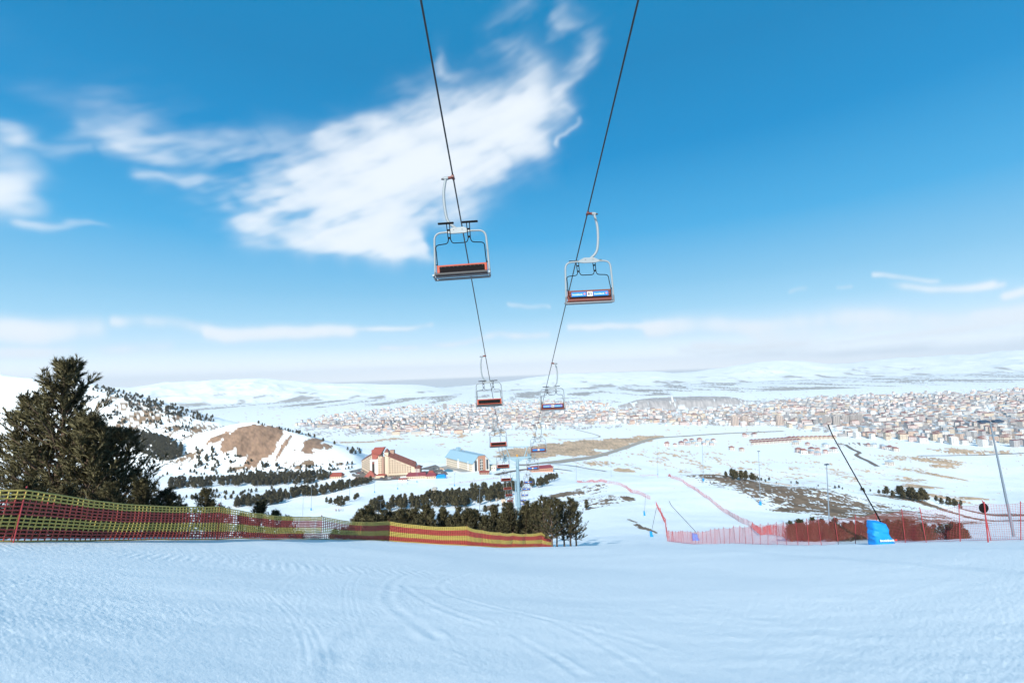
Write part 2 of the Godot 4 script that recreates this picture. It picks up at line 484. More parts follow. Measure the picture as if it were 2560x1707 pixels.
var coarse := 1.0
func build_ground() -> void:
	var us := PackedFloat32Array()
	var u := -1.75
	while u <= 1.75:
		us.append(u)
		u += 0.0024 * coarse if absf(u) < 1.12 else 0.02
	var ds := PackedFloat32Array()
	var d := 2.6
	while d < 14000.0:
		ds.append(d)
		if d < 14.0: d *= 1.0 + 0.0135 * coarse
		elif d < 90.0: d *= 1.0 + 0.024 * coarse
		elif d < 180.0: d *= 1.0 + 0.0135 * coarse
		elif d < 400.0: d *= 1.0 + 0.0075 * coarse
		elif d < 770.0: d *= 1.0 + 0.0105 * coarse
		elif d < 1000.0: d *= 1.0 + 0.0055 * coarse
		elif d < 1250.0: d *= 1.0 + 0.0105 * coarse
		elif d < 6000.0: d *= 1.0 + 0.017 * coarse
		else: d *= 1.03
	ds.append(16000.0)
	var nu := us.size()
	var nd := ds.size()
	var v := PackedVector3Array()
	var c := PackedColorArray()
	v.resize(nu * nd)
	c.resize(nu * nd)
	var k := 0
	for i in nd:
		d = ds[i]
		begin_row(d)
		var some := tracks_near(d)
		var spots := bare.filter(func(q): return absf(d - q[1]) < q[3])
		for j in nu:
			var x := us[j] * d
			var y := height(x, -d)
			if d < 46.0:
				var rough := 0.5 + 0.5 * n_mid.get_noise_2d(x * 1.7 + 50.0, d * 3.4)
				var lump := n_fine.get_noise_2d(x * 1.6, d * 1.6)
				y += lump * 0.006 * (0.3 + 1.4 * rough * rough) + n_fine.get_noise_2d(x * 0.22, d * 0.5) * 0.011
				if x < -3.0 and d > 12.5 and d < 21.0:      # groomer corduroy
					var across := 1.0 - absf(d - 15.2 - 0.10 * (x + 14.0)) / 1.3
					if across > 0.0: y += 0.005 * minf(across * 2.0, 1.0) * sin((x + d * 0.5) * 20.0) * (0.6 + n_mid.get_noise_2d(x * 4.0, d * 4.0))
				if d < 20.0: y += n_fine.get_noise_2d(x * 5.5 + 9.0, d * 5.5) * 0.0035 * (0.25 + 1.5 * rough)
				if d < 34.0: y += track_dent(x, d, some)
			v[k] = Vector3(x, y, -d)
			c[k] = ground_color(x, d, spots)
			k += 1
	var nrm := PackedVector3Array()
	nrm.resize(nu * nd)
	k = 0
	for i in nd:
		var up := maxi(i - 1, 0) * nu
		var dn := mini(i + 1, nd - 1) * nu
		for j in nu:
			var ax := v[i * nu + mini(j + 1, nu - 1)] - v[i * nu + maxi(j - 1, 0)]
			var az := v[dn + j] - v[up + j]
			nrm[k] = ax.cross(az).normalized()
			k += 1
	var ix := PackedInt32Array()
	ix.resize((nu - 1) * (nd - 1) * 6)
	k = 0
	for i in nd - 1:
		for j in nu - 1:
			var a := i * nu + j
			ix[k] = a; ix[k + 1] = a + nu; ix[k + 2] = a + 1
			ix[k + 3] = a + 1; ix[k + 4] = a + nu; ix[k + 5] = a + nu + 1
			k += 6
	var arr := []
	arr.resize(Mesh.ARRAY_MAX)
	arr[Mesh.ARRAY_VERTEX] = v
	arr[Mesh.ARRAY_NORMAL] = nrm
	arr[Mesh.ARRAY_COLOR] = c
	arr[Mesh.ARRAY_INDEX] = ix
	var m := ArrayMesh.new()
	m.add_surface_from_arrays(Mesh.PRIMITIVE_TRIANGLES, arr)
	var g := put(m, "ground", M.snow)
	g.set_meta("kind", "structure")
	# the slope goes on uphill behind the photographer
	var b := MB.new()
	var xs := [-160.0, -60.0, -25.0, -12.0, -4.55, 0.0, 4.55, 12.0, 25.0, 60.0, 160.0]
	var zs := [-2.6, 5.0, 20.0, 60.0, 160.0]
	for i in 4:
		for j in 10:
			var q := []
			for o in [[j, i + 1], [j + 1, i + 1], [j + 1, i], [j, i]]:
				q.append(Vector3(xs[o[0]], near_plane(xs[o[0]], -zs[o[1]]) - 0.02, zs[o[1]]))
			b.quad(q[3], q[2], q[1], q[0])
	put(b.mesh(), "upper_slope", M.snow_plain).set_meta("kind", "structure")


# ------------------------------------------------------------------ sky: air and clouds
func sky_color(el: float) -> Color:      # linear light of clear air by height above the horizon, degrees
	var st := [[0.0, Color(1.42, 1.42, 1.42)], [2.0, Color(1.10, 1.20, 1.28)], [4.0, Color(0.64, 0.90, 1.10)], [7.0, Color(0.355, 0.70, 0.96)], [10.0, Color(0.225, 0.58, 0.88)], [16.0, Color(0.055, 0.42, 0.80)], [24.5, Color(0.0, 0.28, 0.635)], [33.0, Color(0.0, 0.232, 0.53)], [50.0, Color(0.0, 0.24, 0.515)], [90.0, Color(0.0, 0.24, 0.50)]]
	for k in st.size() - 1:
		if el <= st[k + 1][0]:
			var t: float = (el - st[k][0]) / (st[k + 1][0] - st[k][0])
			return st[k][1].lerp(st[k + 1][1], clampf(t, 0.0, 1.0))
	return st[-1][1]

func azel(px: float, py: float) -> Vector2:
	var r := ray(px, py).normalized()
	return Vector2(rad_to_deg(atan2(r.x, -r.z)), rad_to_deg(asin(r.y)))

func build_sky() -> PanoramaSkyMaterial:
	# clouds: [from, to] strokes across the sky with a half width each, all in degrees
	var strokes := []
	var add := func(a: Array, b: Array, wpx: float, dens: float, feather: float) -> void:
		strokes.append([azel(a[0], a[1]), azel(b[0], b[1]), wpx / F * 57.3 * 0.9, dens, feather])
	# the large fair-weather cloud
	add.call([640, 510], [1000, 560], 62, 1.15, 1.0)
	add.call([820, 560], [1040, 605], 34, 1.1, 0.8)
	add.call([760, 480], [1120, 410], 92, 1.15, 1.0)
	add.call([980, 480], [1180, 400], 95, 1.25, 0.8)
	add.call([1080, 380], [1330, 290], 95, 1.1, 0.9)
	add.call([1180, 330], [1310, 250], 80, 0.9, 1.0)
	add.call([860, 340], [960, 320], 55, 0.65, 1.3)
	add.call([1000, 300], [1150, 270], 60, 0.62, 1.3)
	add.call([1300, 270], [1400, 230], 50, 0.75, 1.2)
	add.call([440, 470], [640, 500], 22, 0.5, 1.7)
	add.call([1400, 220], [1450, 90], 36, 0.36, 1.7)
	add.call([1440, 110], [1430, 0], 34, 0.28, 1.7)
	add.call([1250, 150], [1300, 30], 60, 0.27, 1.8)
	add.call([1150, 190], [1120, 130], 34, 0.25, 1.8)
	# thin veil to its left
	add.call([230, 300], [640, 390], 46, 0.42, 1.8)
	add.call([330, 370], [700, 430], 34, 0.40, 1.8)
	add.call([60, 200], [330, 290], 70, 0.10, 1.8)
	# at the left edge
	add.call([-260, 400], [70, 480], 44, 0.95, 1.1)
	add.call([-200, 320], [20, 350], 28, 0.55, 1.4)
	add.call([-200, 350], [260, 385], 20, 0.28, 1.5)
	add.call([130, 565], [240, 578], 10, 0.45, 1.4)
	add.call([-150, 530], [60, 520], 24, 0.3, 1.4)
	# the little shred under the rope
	add.call([1430, 350], [1450, 305], 14, 0.42, 0.9)
	# streaks low in the left
	add.call([-200, 812], [180, 832], 24, 1.25, 0.9)
	add.call([240, 812], [560, 836], 12, 1.0, 1.2)
	add.call([520, 836], [880, 822], 17, 1.3, 0.8)
	add.call([860, 820], [1060, 805], 7, 0.7, 1.3)
	add.call([-200, 885], [400, 878], 12, 0.8, 1.2)
	add.call([960, 865], [1390, 842], 9, 0.55, 1.4)
	add.call([1290, 778], [1400, 775], 6, 0.4, 1.4)
	# the bank low in the right
	add.call([1440, 822], [1700, 808], 9, 0.8, 1.1)
	add.call([1660, 818], [2100, 806], 22, 0.8, 1.0)
	add.call([2050, 800], [2700, 780], 22, 0.75, 1.2)
	add.call([1900, 838], [2700, 815], 26, 0.6, 1.4)
	add.call([1760, 866], [2000, 858], 13, 0.9, 0.9)
	add.call([1700, 880], [2300, 858], 16, 0.5, 1.4)
	add.call([2220, 694], [2330, 686], 5, 0.75, 1.3)
	add.call([2270, 712], [2470, 698], 8, 0.9, 1.1)
	add.call([2440, 704], [2500, 702], 6, 0.5, 1.4)
	add.call([2510, 732], [2640, 722], 8, 0.9, 1.2)
	add.call([1935, 735], [1955, 732], 5, 0.6, 1.3)
	add.call([2060, 733], [2130, 726], 4, 0.45, 1.4)
	add.call([2420, 772], [2490, 767], 4, 0.55, 1.3)
	var wisp := FastNoiseLite.new()
	wisp.seed = 21; wisp.frequency = 0.05; wisp.fractal_octaves = 4; wisp.fractal_gain = 0.45
	var fib := FastNoiseLite.new()
	fib.seed = 22; fib.frequency = 0.16; fib.fractal_octaves = 4; fib.fractal_gain = 0.6
	var w := 3072
	var h := 1024
	var im := Image.create(w, h, false, Image.FORMAT_RGBF)
	var low := Color(0.72, 0.82, 0.93)
	for y in h:
		var el := 90.0 - (y + 0.5) * 180.0 / h
		if el < 0.0:
			im.fill_rect(Rect2i(0, y, w, h - y), low)
			break
		var air := sky_color(el)
		var near := []
		for s in strokes:
			var reach: float = s[2] * 2.6 + 3.5
			if el > minf(s[0].y, s[1].y) - reach and el < maxf(s[0].y, s[1].y) + reach: near.append(s)
		var flat := clampf(el / 14.0, 0.22, 1.0)      # clouds lie flatter near the horizon
		for x in w:
			var az := fposmod((x + 0.5) * 360.0 / w + 180.0, 360.0) - 180.0
			var dens := 0.0
			if absf(az) < 66.0:
				var w1 := wisp.get_noise_2d(az * 1.2, el * 2.2 / flat)
				var w2 := wisp.get_noise_2d(az * 1.2 + 400.0, el * 2.2 / flat + 90.0)
				var f1 := fib.get_noise_2d((az * 0.94 + el * 0.34) * 0.4, (el * 0.94 - az * 0.34 * flat) * 1.9 / flat)
				var p := Vector2(az + w1 * 5.0 * (0.4 + 0.6 * flat) + f1 * 0.5, el + w2 * 3.0 * flat + f1 * 0.35 * flat)
				var most := 0.0
				for s in near:
					var a: Vector2 = s[0]
					var ab: Vector2 = s[1] - a
					var pa := p - a
					var t := clampf(pa.dot(ab) / ab.length_squared(), 0.0, 1.0)
					var q: float = (pa - ab * t).length() / s[2]
					if q < 2.6:
						var e: float = exp(-q * q * (1.1 if s[4] < 1.0 else 0.9)) * s[3] * (1.0 + (f1 * 0.8 + w2 * 0.4 + w1 * 0.5) * s[4])
						most = most + e - minf(most, e) * 0.72
				dens = 1.0 - exp(-1.7 * pow(most, 1.6))
			else:      # the same kind of sky goes on around
				var o := wisp.get_noise_2d(az * 0.7 + 77.0, el * 1.4 / flat)
				dens = smoothstep(0.12, 0.55, o + 0.15 * fib.get_noise_2d(az, el * 3.0 / flat)) * 0.75
				dens *= smoothstep(66.0, 80.0, absf(az))
			var c := air
			if dens > 0.003:
				var shade := Color(0.90, 0.97, 1.04).lerp(Color(0.80, 0.90, 1.0), smoothstep(0.8, 0.2, dens))
				c = air.lerp(shade, minf(dens, 1.0) * 0.97)
			im.set_pixel(x, y, c)
	var m := PanoramaSkyMaterial.new()
	m.panorama = ImageTexture.create_from_image(im)
	return m

func build_mountains() -> void:
	# two snowy ranges closing the plain; [px, height in the photograph] along each crest
	var ridged := FastNoiseLite.new()
	ridged.seed = 31; ridged.frequency = 0.00075; ridged.fractal_type = FastNoiseLite.FRACTAL_RIDGED; ridged.fractal_octaves = 5
	for rg in [
		{"d": 9500.0, "w": 2200.0, "p": [[-700, 960], [0, 965], [300, 966], [400, 955], [500, 950], [600, 943], [680, 945], [760, 952], [900, 956], [1000, 957], [1060, 961], [1130, 972], [1250, 985], [1400, 985]], "n": "western_mountains"},
		{"d": 12000.0, "w": 3000.0, "p": [[900, 960], [1050, 945], [1250, 925], [1400, 905], [1520, 901], [1640, 898], [1700, 902], [1820, 888], [1900, 876], [2000, 872], [2090, 880], [2200, 870], [2300, 862], [2420, 856], [2560, 845], [2800, 850], [3200, 870]], "n": "northern_mountains"}]:
		var cu := []
		for q in rg.p:
			var p := at(q[0], q[1] + (3.0 if rg.d < 10000.0 else 30.0), rg.d)
			cu.append([p.x / rg.d, p.y, rg.d])
		var nu := 420
		var nd := 56
		var v := PackedVector3Array()
		var c := PackedColorArray()
		var nrm := PackedVector3Array()
		for i in nd:
			var g := float(i) / (nd - 1)
			var d: float = rg.d + (g * 1.35 - 1.0) * rg.w
			for j in nu:
				var u := lerpf(cu[0][0] + 0.001, cu[-1][0] - 0.001, float(j) / (nu - 1))
				var cr := crest(cu, u)
				var x: float = u * d
				var rise: float = cr[0] + 266.0
				var f := clampf(1.0 - absf(d - rg.d) / rg.w, 0.0, 1.0)
				var rn := ridged.get_noise_2d(x, d * 0.8)
				var prof_f := pow(f, 1.25)
				var y := -268.0 + rise * prof_f + rn * rise * 0.26 * sqrt(f) * (1.0 - f * f * 0.75) * 1.2
				v.append(Vector3(x, maxf(y, -280.0 if f <= 0.0 else y), -d))
				var bare_n := n_patch.get_noise_2d(x * 0.055, d * 0.03 + y * 0.1) + n_patch.get_noise_2d(x * 0.25, y * 0.8) * 0.4
				var k := smoothstep(0.05, 0.3, bare_n + 0.0 - f * 0.75)
				c.append(SNOW.lerp(Color(0.33, 0.30, 0.27), k))
		for i in nd:
			for j in nu:
				var ax := v[i * nu + mini(j + 1, nu - 1)] - v[i * nu + maxi(j - 1, 0)]
				var az := v[mini(i + 1, nd - 1) * nu + j] - v[maxi(i - 1, 0) * nu + j]
				nrm.append(ax.cross(az).normalized())
		var ix := PackedInt32Array()
		for i in nd - 1:
			for j in nu - 1:
				var a := i * nu + j
				ix.append_array([a, a + nu, a + 1, a + 1, a + nu, a + nu + 1])
		var arr := []
		arr.resize(Mesh.ARRAY_MAX)
		arr[Mesh.ARRAY_VERTEX] = v
		arr[Mesh.ARRAY_NORMAL] = nrm
		arr[Mesh.ARRAY_COLOR] = c
		arr[Mesh.ARRAY_INDEX] = ix
		var m := ArrayMesh.new()
		m.add_surface_from_arrays(Mesh.PRIMITIVE_TRIANGLES, arr)
		put(m, "mountains", M.far_snow).set_meta("kind", "structure")

# ------------------------------------------------------------------ pines
func tuft(b: MB, p: Vector3, dir: Vector3, n: int, ln: float, wd: float, spread: float) -> void:   # a brush of needles
	var side := dir.cross(Vector3(0.3, 0.2, 0.9)).normalized()
	var up := side.cross(dir)
	for k in n:
		var a := rng.randf() * TAU
		var s := spread * (0.25 + 0.75 * rng.randf())
		var o := (dir + (side * cos(a) + up * sin(a)) * s).normalized()
		var l := ln * (0.6 + 0.6 * rng.randf())
		var q := p - dir * (rng.randf() * ln * 0.7)
		var w := o.cross(Vector3(rng.randf() - 0.5, rng.randf() - 0.5, rng.randf() - 0.5)).normalized() * wd
		var nn := (o * 0.35 + (side * cos(a) + up * sin(a)) * 0.5 + Vector3(0, 0.4, 0)).normalized()
		var g := 0.65 + 0.7 * rng.randf()
		b.col = Color(0.125 * g, 0.113 * g, 0.060 * g)
		var i0 := b.vert(q - w, nn)
		b.vert(q + w, nn)
		b.vert(q + o * l, nn)
		b.ix.append(i0); b.ix.append(i0 + 1); b.ix.append(i0 + 2)

func limb(a: Vector3, dir: Vector3, ln: float, lift: float, n: int) -> Array:
	var pts := [a]
	var p := a
	for k in n:
		dir = (dir + Vector3(rnd(-0.16, 0.16), lift / n + rnd(-0.06, 0.06), rnd(-0.16, 0.16))).normalized()
		p += dir * ln / n
		pts.append(p)
	return pts

# a pine of height h; fine = how many twigs and needles
func pine_meshes(h: float, spread: float, first: float, whorls: int, per: int, twigs: int, needles: int, nl: float, nw: float, lean := 0.0) -> Array:
	var wood := MB.new()
	var leaf := MB.new()
	leaf.use_col = true
	var trunk := []
	var rad := []
	for k in 9:
		var t := k / 8.0
		trunk.append(Vector3(lean * t * t * h + rnd(-0.03, 0.03) * h * t, t * h * 0.97, rnd(-0.03, 0.03) * h * t))
		rad.append(lerpf(0.021, 0.003, pow(t, 0.8)) * h)
	wood.tube(trunk, rad, 6, false)
	for w in whorls:
		var t := first + (0.985 - first) * pow((w + rng.randf() * 0.7) / whorls, 0.95)
		var i := clampf(t * 8.0, 0.0, 7.99)
		var base: Vector3 = trunk[int(i)].lerp(trunk[int(i) + 1], i - int(i))
		var q := (t - first) / (1.0 - first)
		var reach := spread * (0.10 + 0.90 * pow(1.0 - q, 0.75)) * (0.55 + 0.45 * minf(1.0, q * 5.0 + 0.35))
		for k in per:
			var a := TAU * (k + rng.randf() * 0.8) / per + w * 2.4
			var ln := reach * rnd(0.55, 1.12)
			var dir := Vector3(cos(a), rnd(-0.05, 0.4) + q * 0.75, sin(a)).normalized()
			var pts := limb(base, dir, ln, 0.55, 4)
			wood.tube(pts, [0.007 * h * (1.05 - q * 0.6), 0.006 * h * (1.05 - q * 0.6), 0.0045 * h * (1.0 - q * 0.6), 0.003 * h * (1.0 - q * 0.6), 0.0012 * h], 4, false)
			for j in twigs:
				var s := pow(rnd(0.12, 1.0), 0.75) * 3.999
				var si := mini(int(s), 3)
				var p0: Vector3 = pts[si].lerp(pts[si + 1], s - si)
				var ax: Vector3 = (pts[si + 1] - pts[si]).normalized()
				var td := (ax * 0.8 + Vector3(rnd(-0.9, 0.9), rnd(-0.15, 0.85), rnd(-0.9, 0.9))).normalized()
				var tl := ln * rnd(0.10, 0.28) + nl * 0.6
				tuft(leaf, p0 + td * tl, td, needles, nl, nw, 0.75)
				tuft(leaf, p0 + td * tl * 0.5, td, int(needles * 0.6), nl, nw, 0.85)
			tuft(leaf, pts[4], (pts[4] - pts[3]).normalized(), needles, nl, nw, 0.7)
	tuft(leaf, trunk[8], Vector3.UP, needles * 2, nl, nw, 0.5)
	return [wood.mesh(), leaf.mesh()]

func pine_thing(called: String, ms: Array, label: String, where: Vector3, turn: float, size: float, group: String) -> Node3D:
	var t := thing(called, label, "tree", where, turn, group)
	put(ms[0], "trunk", M.bark, t)
	put(ms[1], "crown", M.needles, t)
	t.scale = Vector3.ONE * size
	return t

func in_poly(px: float, py: float, poly: Array) -> bool:
	return Geometry2D.is_point_in_polygon(Vector2(px, py), PackedVector2Array(poly.map(func(q): return Vector2(q[0], q[1]))))

var n_pines := 0
var rest_of_woods := [[], [], []]       # transforms of the trees past the three hundred, by prototype

func plant_wood(poly: Array, count: int, protos: Array, meshes: Array, hmin: float, hmax: float, label: String, group: String, single: int, thin := 0.0) -> void:
	# scatter trees over a patch of ground whose outline was surveyed from the eye
	var lo := Vector2(1e9, 1e9)
	var hi := -lo
	for q in poly:
		lo = lo.min(Vector2(q[0], q[1]))
		hi = hi.max(Vector2(q[0], q[1]))
	var n := 0
	var tries := 0
	while n < count and tries < count * 30:
		tries += 1
		var px := rnd(lo.x, hi.x)
		var py := rnd(lo.y, hi.y)
		if not in_poly(px, py, poly): continue
		if thin > 0.0 and n_patch.get_noise_2d(px * 1.1, py * 2.5) < thin: continue
		var p := ground(px, py)
		if p.z < -2500.0: continue
		var s := rnd(hmin, hmax) / 6.0
		var k := rng.randi() % protos.size()
		p.y -= 0.1
		if n < single:
			dup(protos[k], p, rng.randf() * TAU, s, label, group)
			n_pines += 1
		else:
			rest_of_woods[k].append(Transform3D(Basis(Vector3.UP, rng.randf() * TAU).scaled(Vector3.ONE * s), p))
		n += 1

func build_trees() -> void:
	var m := mat("bark", Color(0.13, 0.085, 0.058), 0.95)
	m = mat("needles", Color(1, 1, 1), 0.7)
	m.vertex_color_use_as_albedo = true
	m.metallic_specular = 0.25
	m.backlight_enabled = true
	m.backlight = Color(0.34, 0.32, 0.20)
	rng.seed = 101
	# the big pine behind the left fence, and its smaller neighbours
	var big := thing("pine_tree", "large dark pine with several upright stems behind the yellow and red fence", "tree", gp(-23.0, 25.0) - Vector3(0, 0.2, 0))
	for q in [[-0.6, 0.0, 11.4, 4.1, 0.12, 28, 0.02], [1.4, 0.5, 8.6, 3.2, 0.06, 19, 0.03], [-2.8, -1.0, 9.6, 3.8, 0.1, 20, -0.04], [0.4, -2.4, 7.4, 3.6, 0.05, 16, 0.06]]:
		var ms := pine_meshes(q[2], q[3], q[4], q[5], 5, 12 if q[2] > 11.0 else 15, 14, 0.27, 0.018, q[6])
		put(ms[0], "trunk", M.bark, big).position = Vector3(q[0], 0, q[1])
		put(ms[1], "crown", M.needles, big).position = Vector3(q[0], 0, q[1])
	var mid := pine_meshes(7.0, 3.4, 0.03, 16, 5, 12, 12, 0.27, 0.02, 0.06)
	for q in [[-19.4, 25.0, 0.52, 1.0], [-25.5, 21.0, 0.9, 2.2], [-17.9, 28.2, 0.42, 4.0], [-20.9, 29.0, 0.6, 3.1], [-29.0, 23.0, 1.0, 5.0]]:
		pine_thing("pine_tree", mid, "lower bushy pine at the foot of the large pine behind the fence", gp(q[0], q[1]) - Vector3(0, 0.15, 0), q[3], q[2], "bushy pines around the large pine")
	for k in 15:
		var dd := lerpf(15.5, 31.5, (k + rng.randf() * 0.7) / 15.0)
		var xx := fence_x(dd) - rnd(1.7, 4.2)
		pine_thing("pine_tree", mid, "low spreading pine seen through the mesh of the fence", gp(xx, dd) - Vector3(0, 0.1, 0), rng.randf() * TAU, rnd(0.30, 0.44), "low pines against the fence")
	# the row below the crest
	var row := []
	for k in 5:
		row.append(pine_meshes(6.6, 2.3 + 0.3 * (k % 3), 0.12, 12, 5, 9, 10, 0.34, 0.03, rnd(-0.04, 0.04)))
	var lab := "dark olive pine in the thicket just below the end of the fence"
	for k in 92:
		var px := rnd(820, 1350) if k < 60 else rnd(850, 1080)
		if px > 1078 and px < 1098: continue
		var d := lerpf(58.0, 71.0, (px - 820.0) / 530.0) + rnd(0, 13)
		var p := on_ground(px, d, 1330.0)
		var hgt := rnd(5.7, 7.2) + 1.3 * n_mid.get_noise_1d(px * 1.6)
		if px < 880: hgt *= 0.82
		n_pines += 1
		pine_thing("pine_tree", row[k % 5], lab, p - Vector3(0, 0.15, 0), rng.randf() * TAU, hgt / 6.6, "pines in the thicket below the crest")
	var tall := pine_meshes(7.4, 2.5, 0.17, 10, 5, 9, 10, 0.34, 0.028, 0.02)
	var tall2 := pine_meshes(7.0, 2.3, 0.2, 9, 5, 9, 10, 0.34, 0.028, -0.03)
	for q in [[1362, 66, 0.98], [1392, 72, 1.06], [1426, 70, 1.02], [1440, 74, 0.95], [1380, 62, 0.85], [1410, 76, 1.0], [1345, 69, 1.0]]:
		var p := on_ground(q[0], q[1], 1340.0)
		pine_thing("pine_tree", tall if rng.randf() < 0.5 else tall2, "pine with a bare lower trunk standing on open snow at the thicket's edge", p - Vector3(0, 0.1, 0), rng.randf() * TAU, q[2], "bare-trunked pines at the edge")
	# pines showing through and over the middle of the fence
	for q in [[650, 34], [690, 35], [720, 37], [745, 40], [790, 44], [820, 46], [610, 33], [850, 52], [880, 55]]:
		var p := on_ground(q[0], q[1] + 6.0, 1340.0)
		pine_thing("pine_tree", row[rng.randi() % 5], "small pine growing right behind the sagging middle of the fence", p - Vector3(0, 0.2, 0), rng.randf() * TAU, rnd(0.62, 0.85), "small pines behind the fence")
	# woods on the slopes below
	var far := []
	var far_m := []
	for k in 3:
		var fm := pine_meshes(6.0, 2.35, 0.12, 7, 5, 4, 5, 0.85, 0.17, 0.0)
		far_m.append(fm)
		var t := pine_thing("pine_tree", fm, "lone dark pine on the snowy bank below the thicket", ground([1352, 1372, 1467][k], [1203, 1192, 1275][k]), 0.0, [0.9, 0.8, 0.75][k], "lone pines on the bank")
		far.append(t)
	var gl := "pines in the long wood between pistes"
	plant_wood([[915, 1284], [928, 1264], [1060, 1246], [1180, 1230], [1290, 1213], [1312, 1222], [1258, 1252], [1150, 1271], [1050, 1274]], 280, far, far_m, 3.6, 8.2, "olive pine in the long dense wood beside the lift line", gl, 48)
	plant_wood([[1322, 1214], [1392, 1196], [1398, 1204], [1335, 1226]], 20, far, far_m, 6, 8.5, "pine in the short row behind the lift tower", "pines behind the tower", 12)
	plant_wood([[960, 1296], [1090, 1292], [1220, 1284], [1200, 1300], [960, 1310]], 16, far, far_m, 4, 6, "thin young pine below the long dense wood", "young pines below the wood", 10)
	plant_wood([[588, 1272], [588, 1254], [749, 1229], [928, 1203], [931, 1208], [808, 1238], [711, 1249], [700, 1262]], 320, far, far_m, 4, 8.5, "pine in the narrow wood that slants between two pistes", "pines in the slanting wood", 0)
	plant_wood([[420, 1226], [420, 1202], [558, 1200], [632, 1188], [723, 1187], [825, 1188], [829, 1196], [764, 1213], [647, 1217], [558, 1217]], 420, far, far_m, 6, 9, "pine", "", 0)
	plant_wood([[430, 1250], [520, 1232], [700, 1224], [790, 1214], [760, 1224], [640, 1240], [560, 1252]], 60, far, far_m, 3.5, 6, "pine", "", 0)
	plant_wood([[811, 1268], [815, 1254], [870, 1250], [874, 1262], [850, 1268]], 16, far, far_m, 4.5, 6.5, "pine in the little clump standing alone on the piste", "pines of the little clump", 12)
	plant_wood([[878, 1255], [884, 1243], [902, 1241], [900, 1252]], 5, far, far_m, 4, 6, "pine beside a floodlight pole on the piste", "pines by the floodlight", 5)
	plant_wood([[1770, 1190], [1880, 1196], [1935, 1202], [1930, 1207], [1850, 1202]], 24, far, far_m, 4.5, 7, "pine on the brow of the scrubby knoll", "pines on the knoll", 18)
	plant_wood([[2190, 1232], [2290, 1244], [2400, 1262], [2440, 1272], [2420, 1276], [2280, 1252], [2190, 1238]], 30, far, far_m, 4.0, 6.5, "pine on the falling ridge of the scrubby knoll", "pines on the ridge", 16)
	plant_wood([[1940, 1204], [2180, 1228], [2180, 1232], [1940, 1208]], 12, far, far_m, 2.5, 5, "pine on the falling ridge of the scrubby knoll", "pines on the ridge", 6)
	# low pines behind the right-hand net
	for k in 44:
		var px := rnd(1962, 2280) if k < 37 else rnd(2280, 2400)
		var p := on_ground(px, rnd(60, 80) if px < 2270 else rnd(52, 64), 1310.0)
		pine_thing("pine_tree", mid, "low dark pine bush behind the red net and blue cover", p - Vector3(0, 0.1, 0), rng.randf() * TAU, rnd(0.26, 0.44) if px < 2110 else rnd(0.20, 0.34), "pine bushes behind the net")
	# the wooded hill on the left
	plant_wood([[246, 1068], [351, 1082], [410, 1096], [456, 1117], [452, 1145], [414, 1155], [365, 1141], [333, 1120], [253, 1103]], 560, far, far_m, 6, 9, "pine", "", 0)
	plant_wood([[205, 962], [240, 966], [330, 986], [430, 1013], [560, 1051], [520, 1056], [420, 1040], [330, 1010], [240, 985]], 230, far, far_m, 5, 8, "pine", "", 0, -0.05)
	plant_wood([[170, 985], [330, 1010], [480, 1045], [480, 1090], [330, 1075], [170, 1040]], 190, far, far_m, 4, 7, "pine", "", 0, 0.08)
	plant_wood([[260, 1080], [470, 1070], [480, 1170], [560, 1190], [400, 1195], [240, 1180]], 80, far, far_m, 4, 7, "pine", "", 0, 0.1)
	plant_wood([[520, 1130], [700, 1160], [700, 1185], [520, 1185]], 60, far, far_m, 3.5, 7, "pine", "", 0, 0.02)
	plant_wood([[490, 1125], [545, 1125], [550, 1175], [480, 1175]], 26, far, far_m, 6, 9, "pine", "", 0)
	plant_wood([[690, 1170], [880, 1160], [890, 1172], [780, 1185], [690, 1186]], 60, far, far_m, 3, 6, "pine", "", 0)
	plant_wood([[640, 1058], [760, 1086], [860, 1118], [862, 1121], [760, 1089], [640, 1061]], 26, far, far_m, 4, 7, "pine", "", 0)
	plant_wood([[862, 1125], [900, 1122], [905, 1135], [870, 1138]], 10, far, far_m, 6, 8, "pine", "", 0)
	# undergrowth: too tangled to count
	for g in [["thicket_undergrowth", "dense low pine growth filling the thicket below the fence", 70, 840.0, 1345.0, 60.0, 80.0, 0.45, 0.72], ["scrub_strip", "continuous low dark scrub behind the right-hand red net", 64, 1960.0, 2275.0, 60.0, 78.0, 0.22, 0.38], ["scrub_strip", "thin low scrub at the right end of the red net", 26, 2270.0, 2420.0, 50.0, 60.0, 0.16, 0.3]]:
		var nm := numbered(g[0])
		for part in 2:
			var mm := MultiMesh.new()
			mm.transform_format = MultiMesh.TRANSFORM_3D
			mm.mesh = row[part + 1][part] if g[0] != "scrub_strip" else mid[part]
			mm.instance_count = g[2]
			var seed0 := rng.seed
			rng.seed = 700 + g[2]
			for i in g[2]:
				var px := rnd(g[3], g[4])
				var lo: float = g[5] + ((px - 840.0) * 0.022 if g[3] < 900.0 else 0.0)
				var p := on_ground(px, lo + rnd(0.0, g[6] - g[5]), 1325.0)
				mm.set_instance_transform(i, Transform3D(Basis(Vector3.UP, rng.randf() * TAU).scaled(Vector3.ONE * rnd(g[7], g[8])), p - Vector3(0, 0.2, 0)))
			rng.seed = seed0
			var o := MultiMeshInstance3D.new()
			o.multimesh = mm
			o.material_override = [M.bark, M.needles][part]
			o.name = nm if part == 1 else nm + "_stems"
			tag(o, g[1] if part == 1 else "stems in the " + g[1], "scrub")
			o.set_meta("kind", "stuff")
			add_child(o)
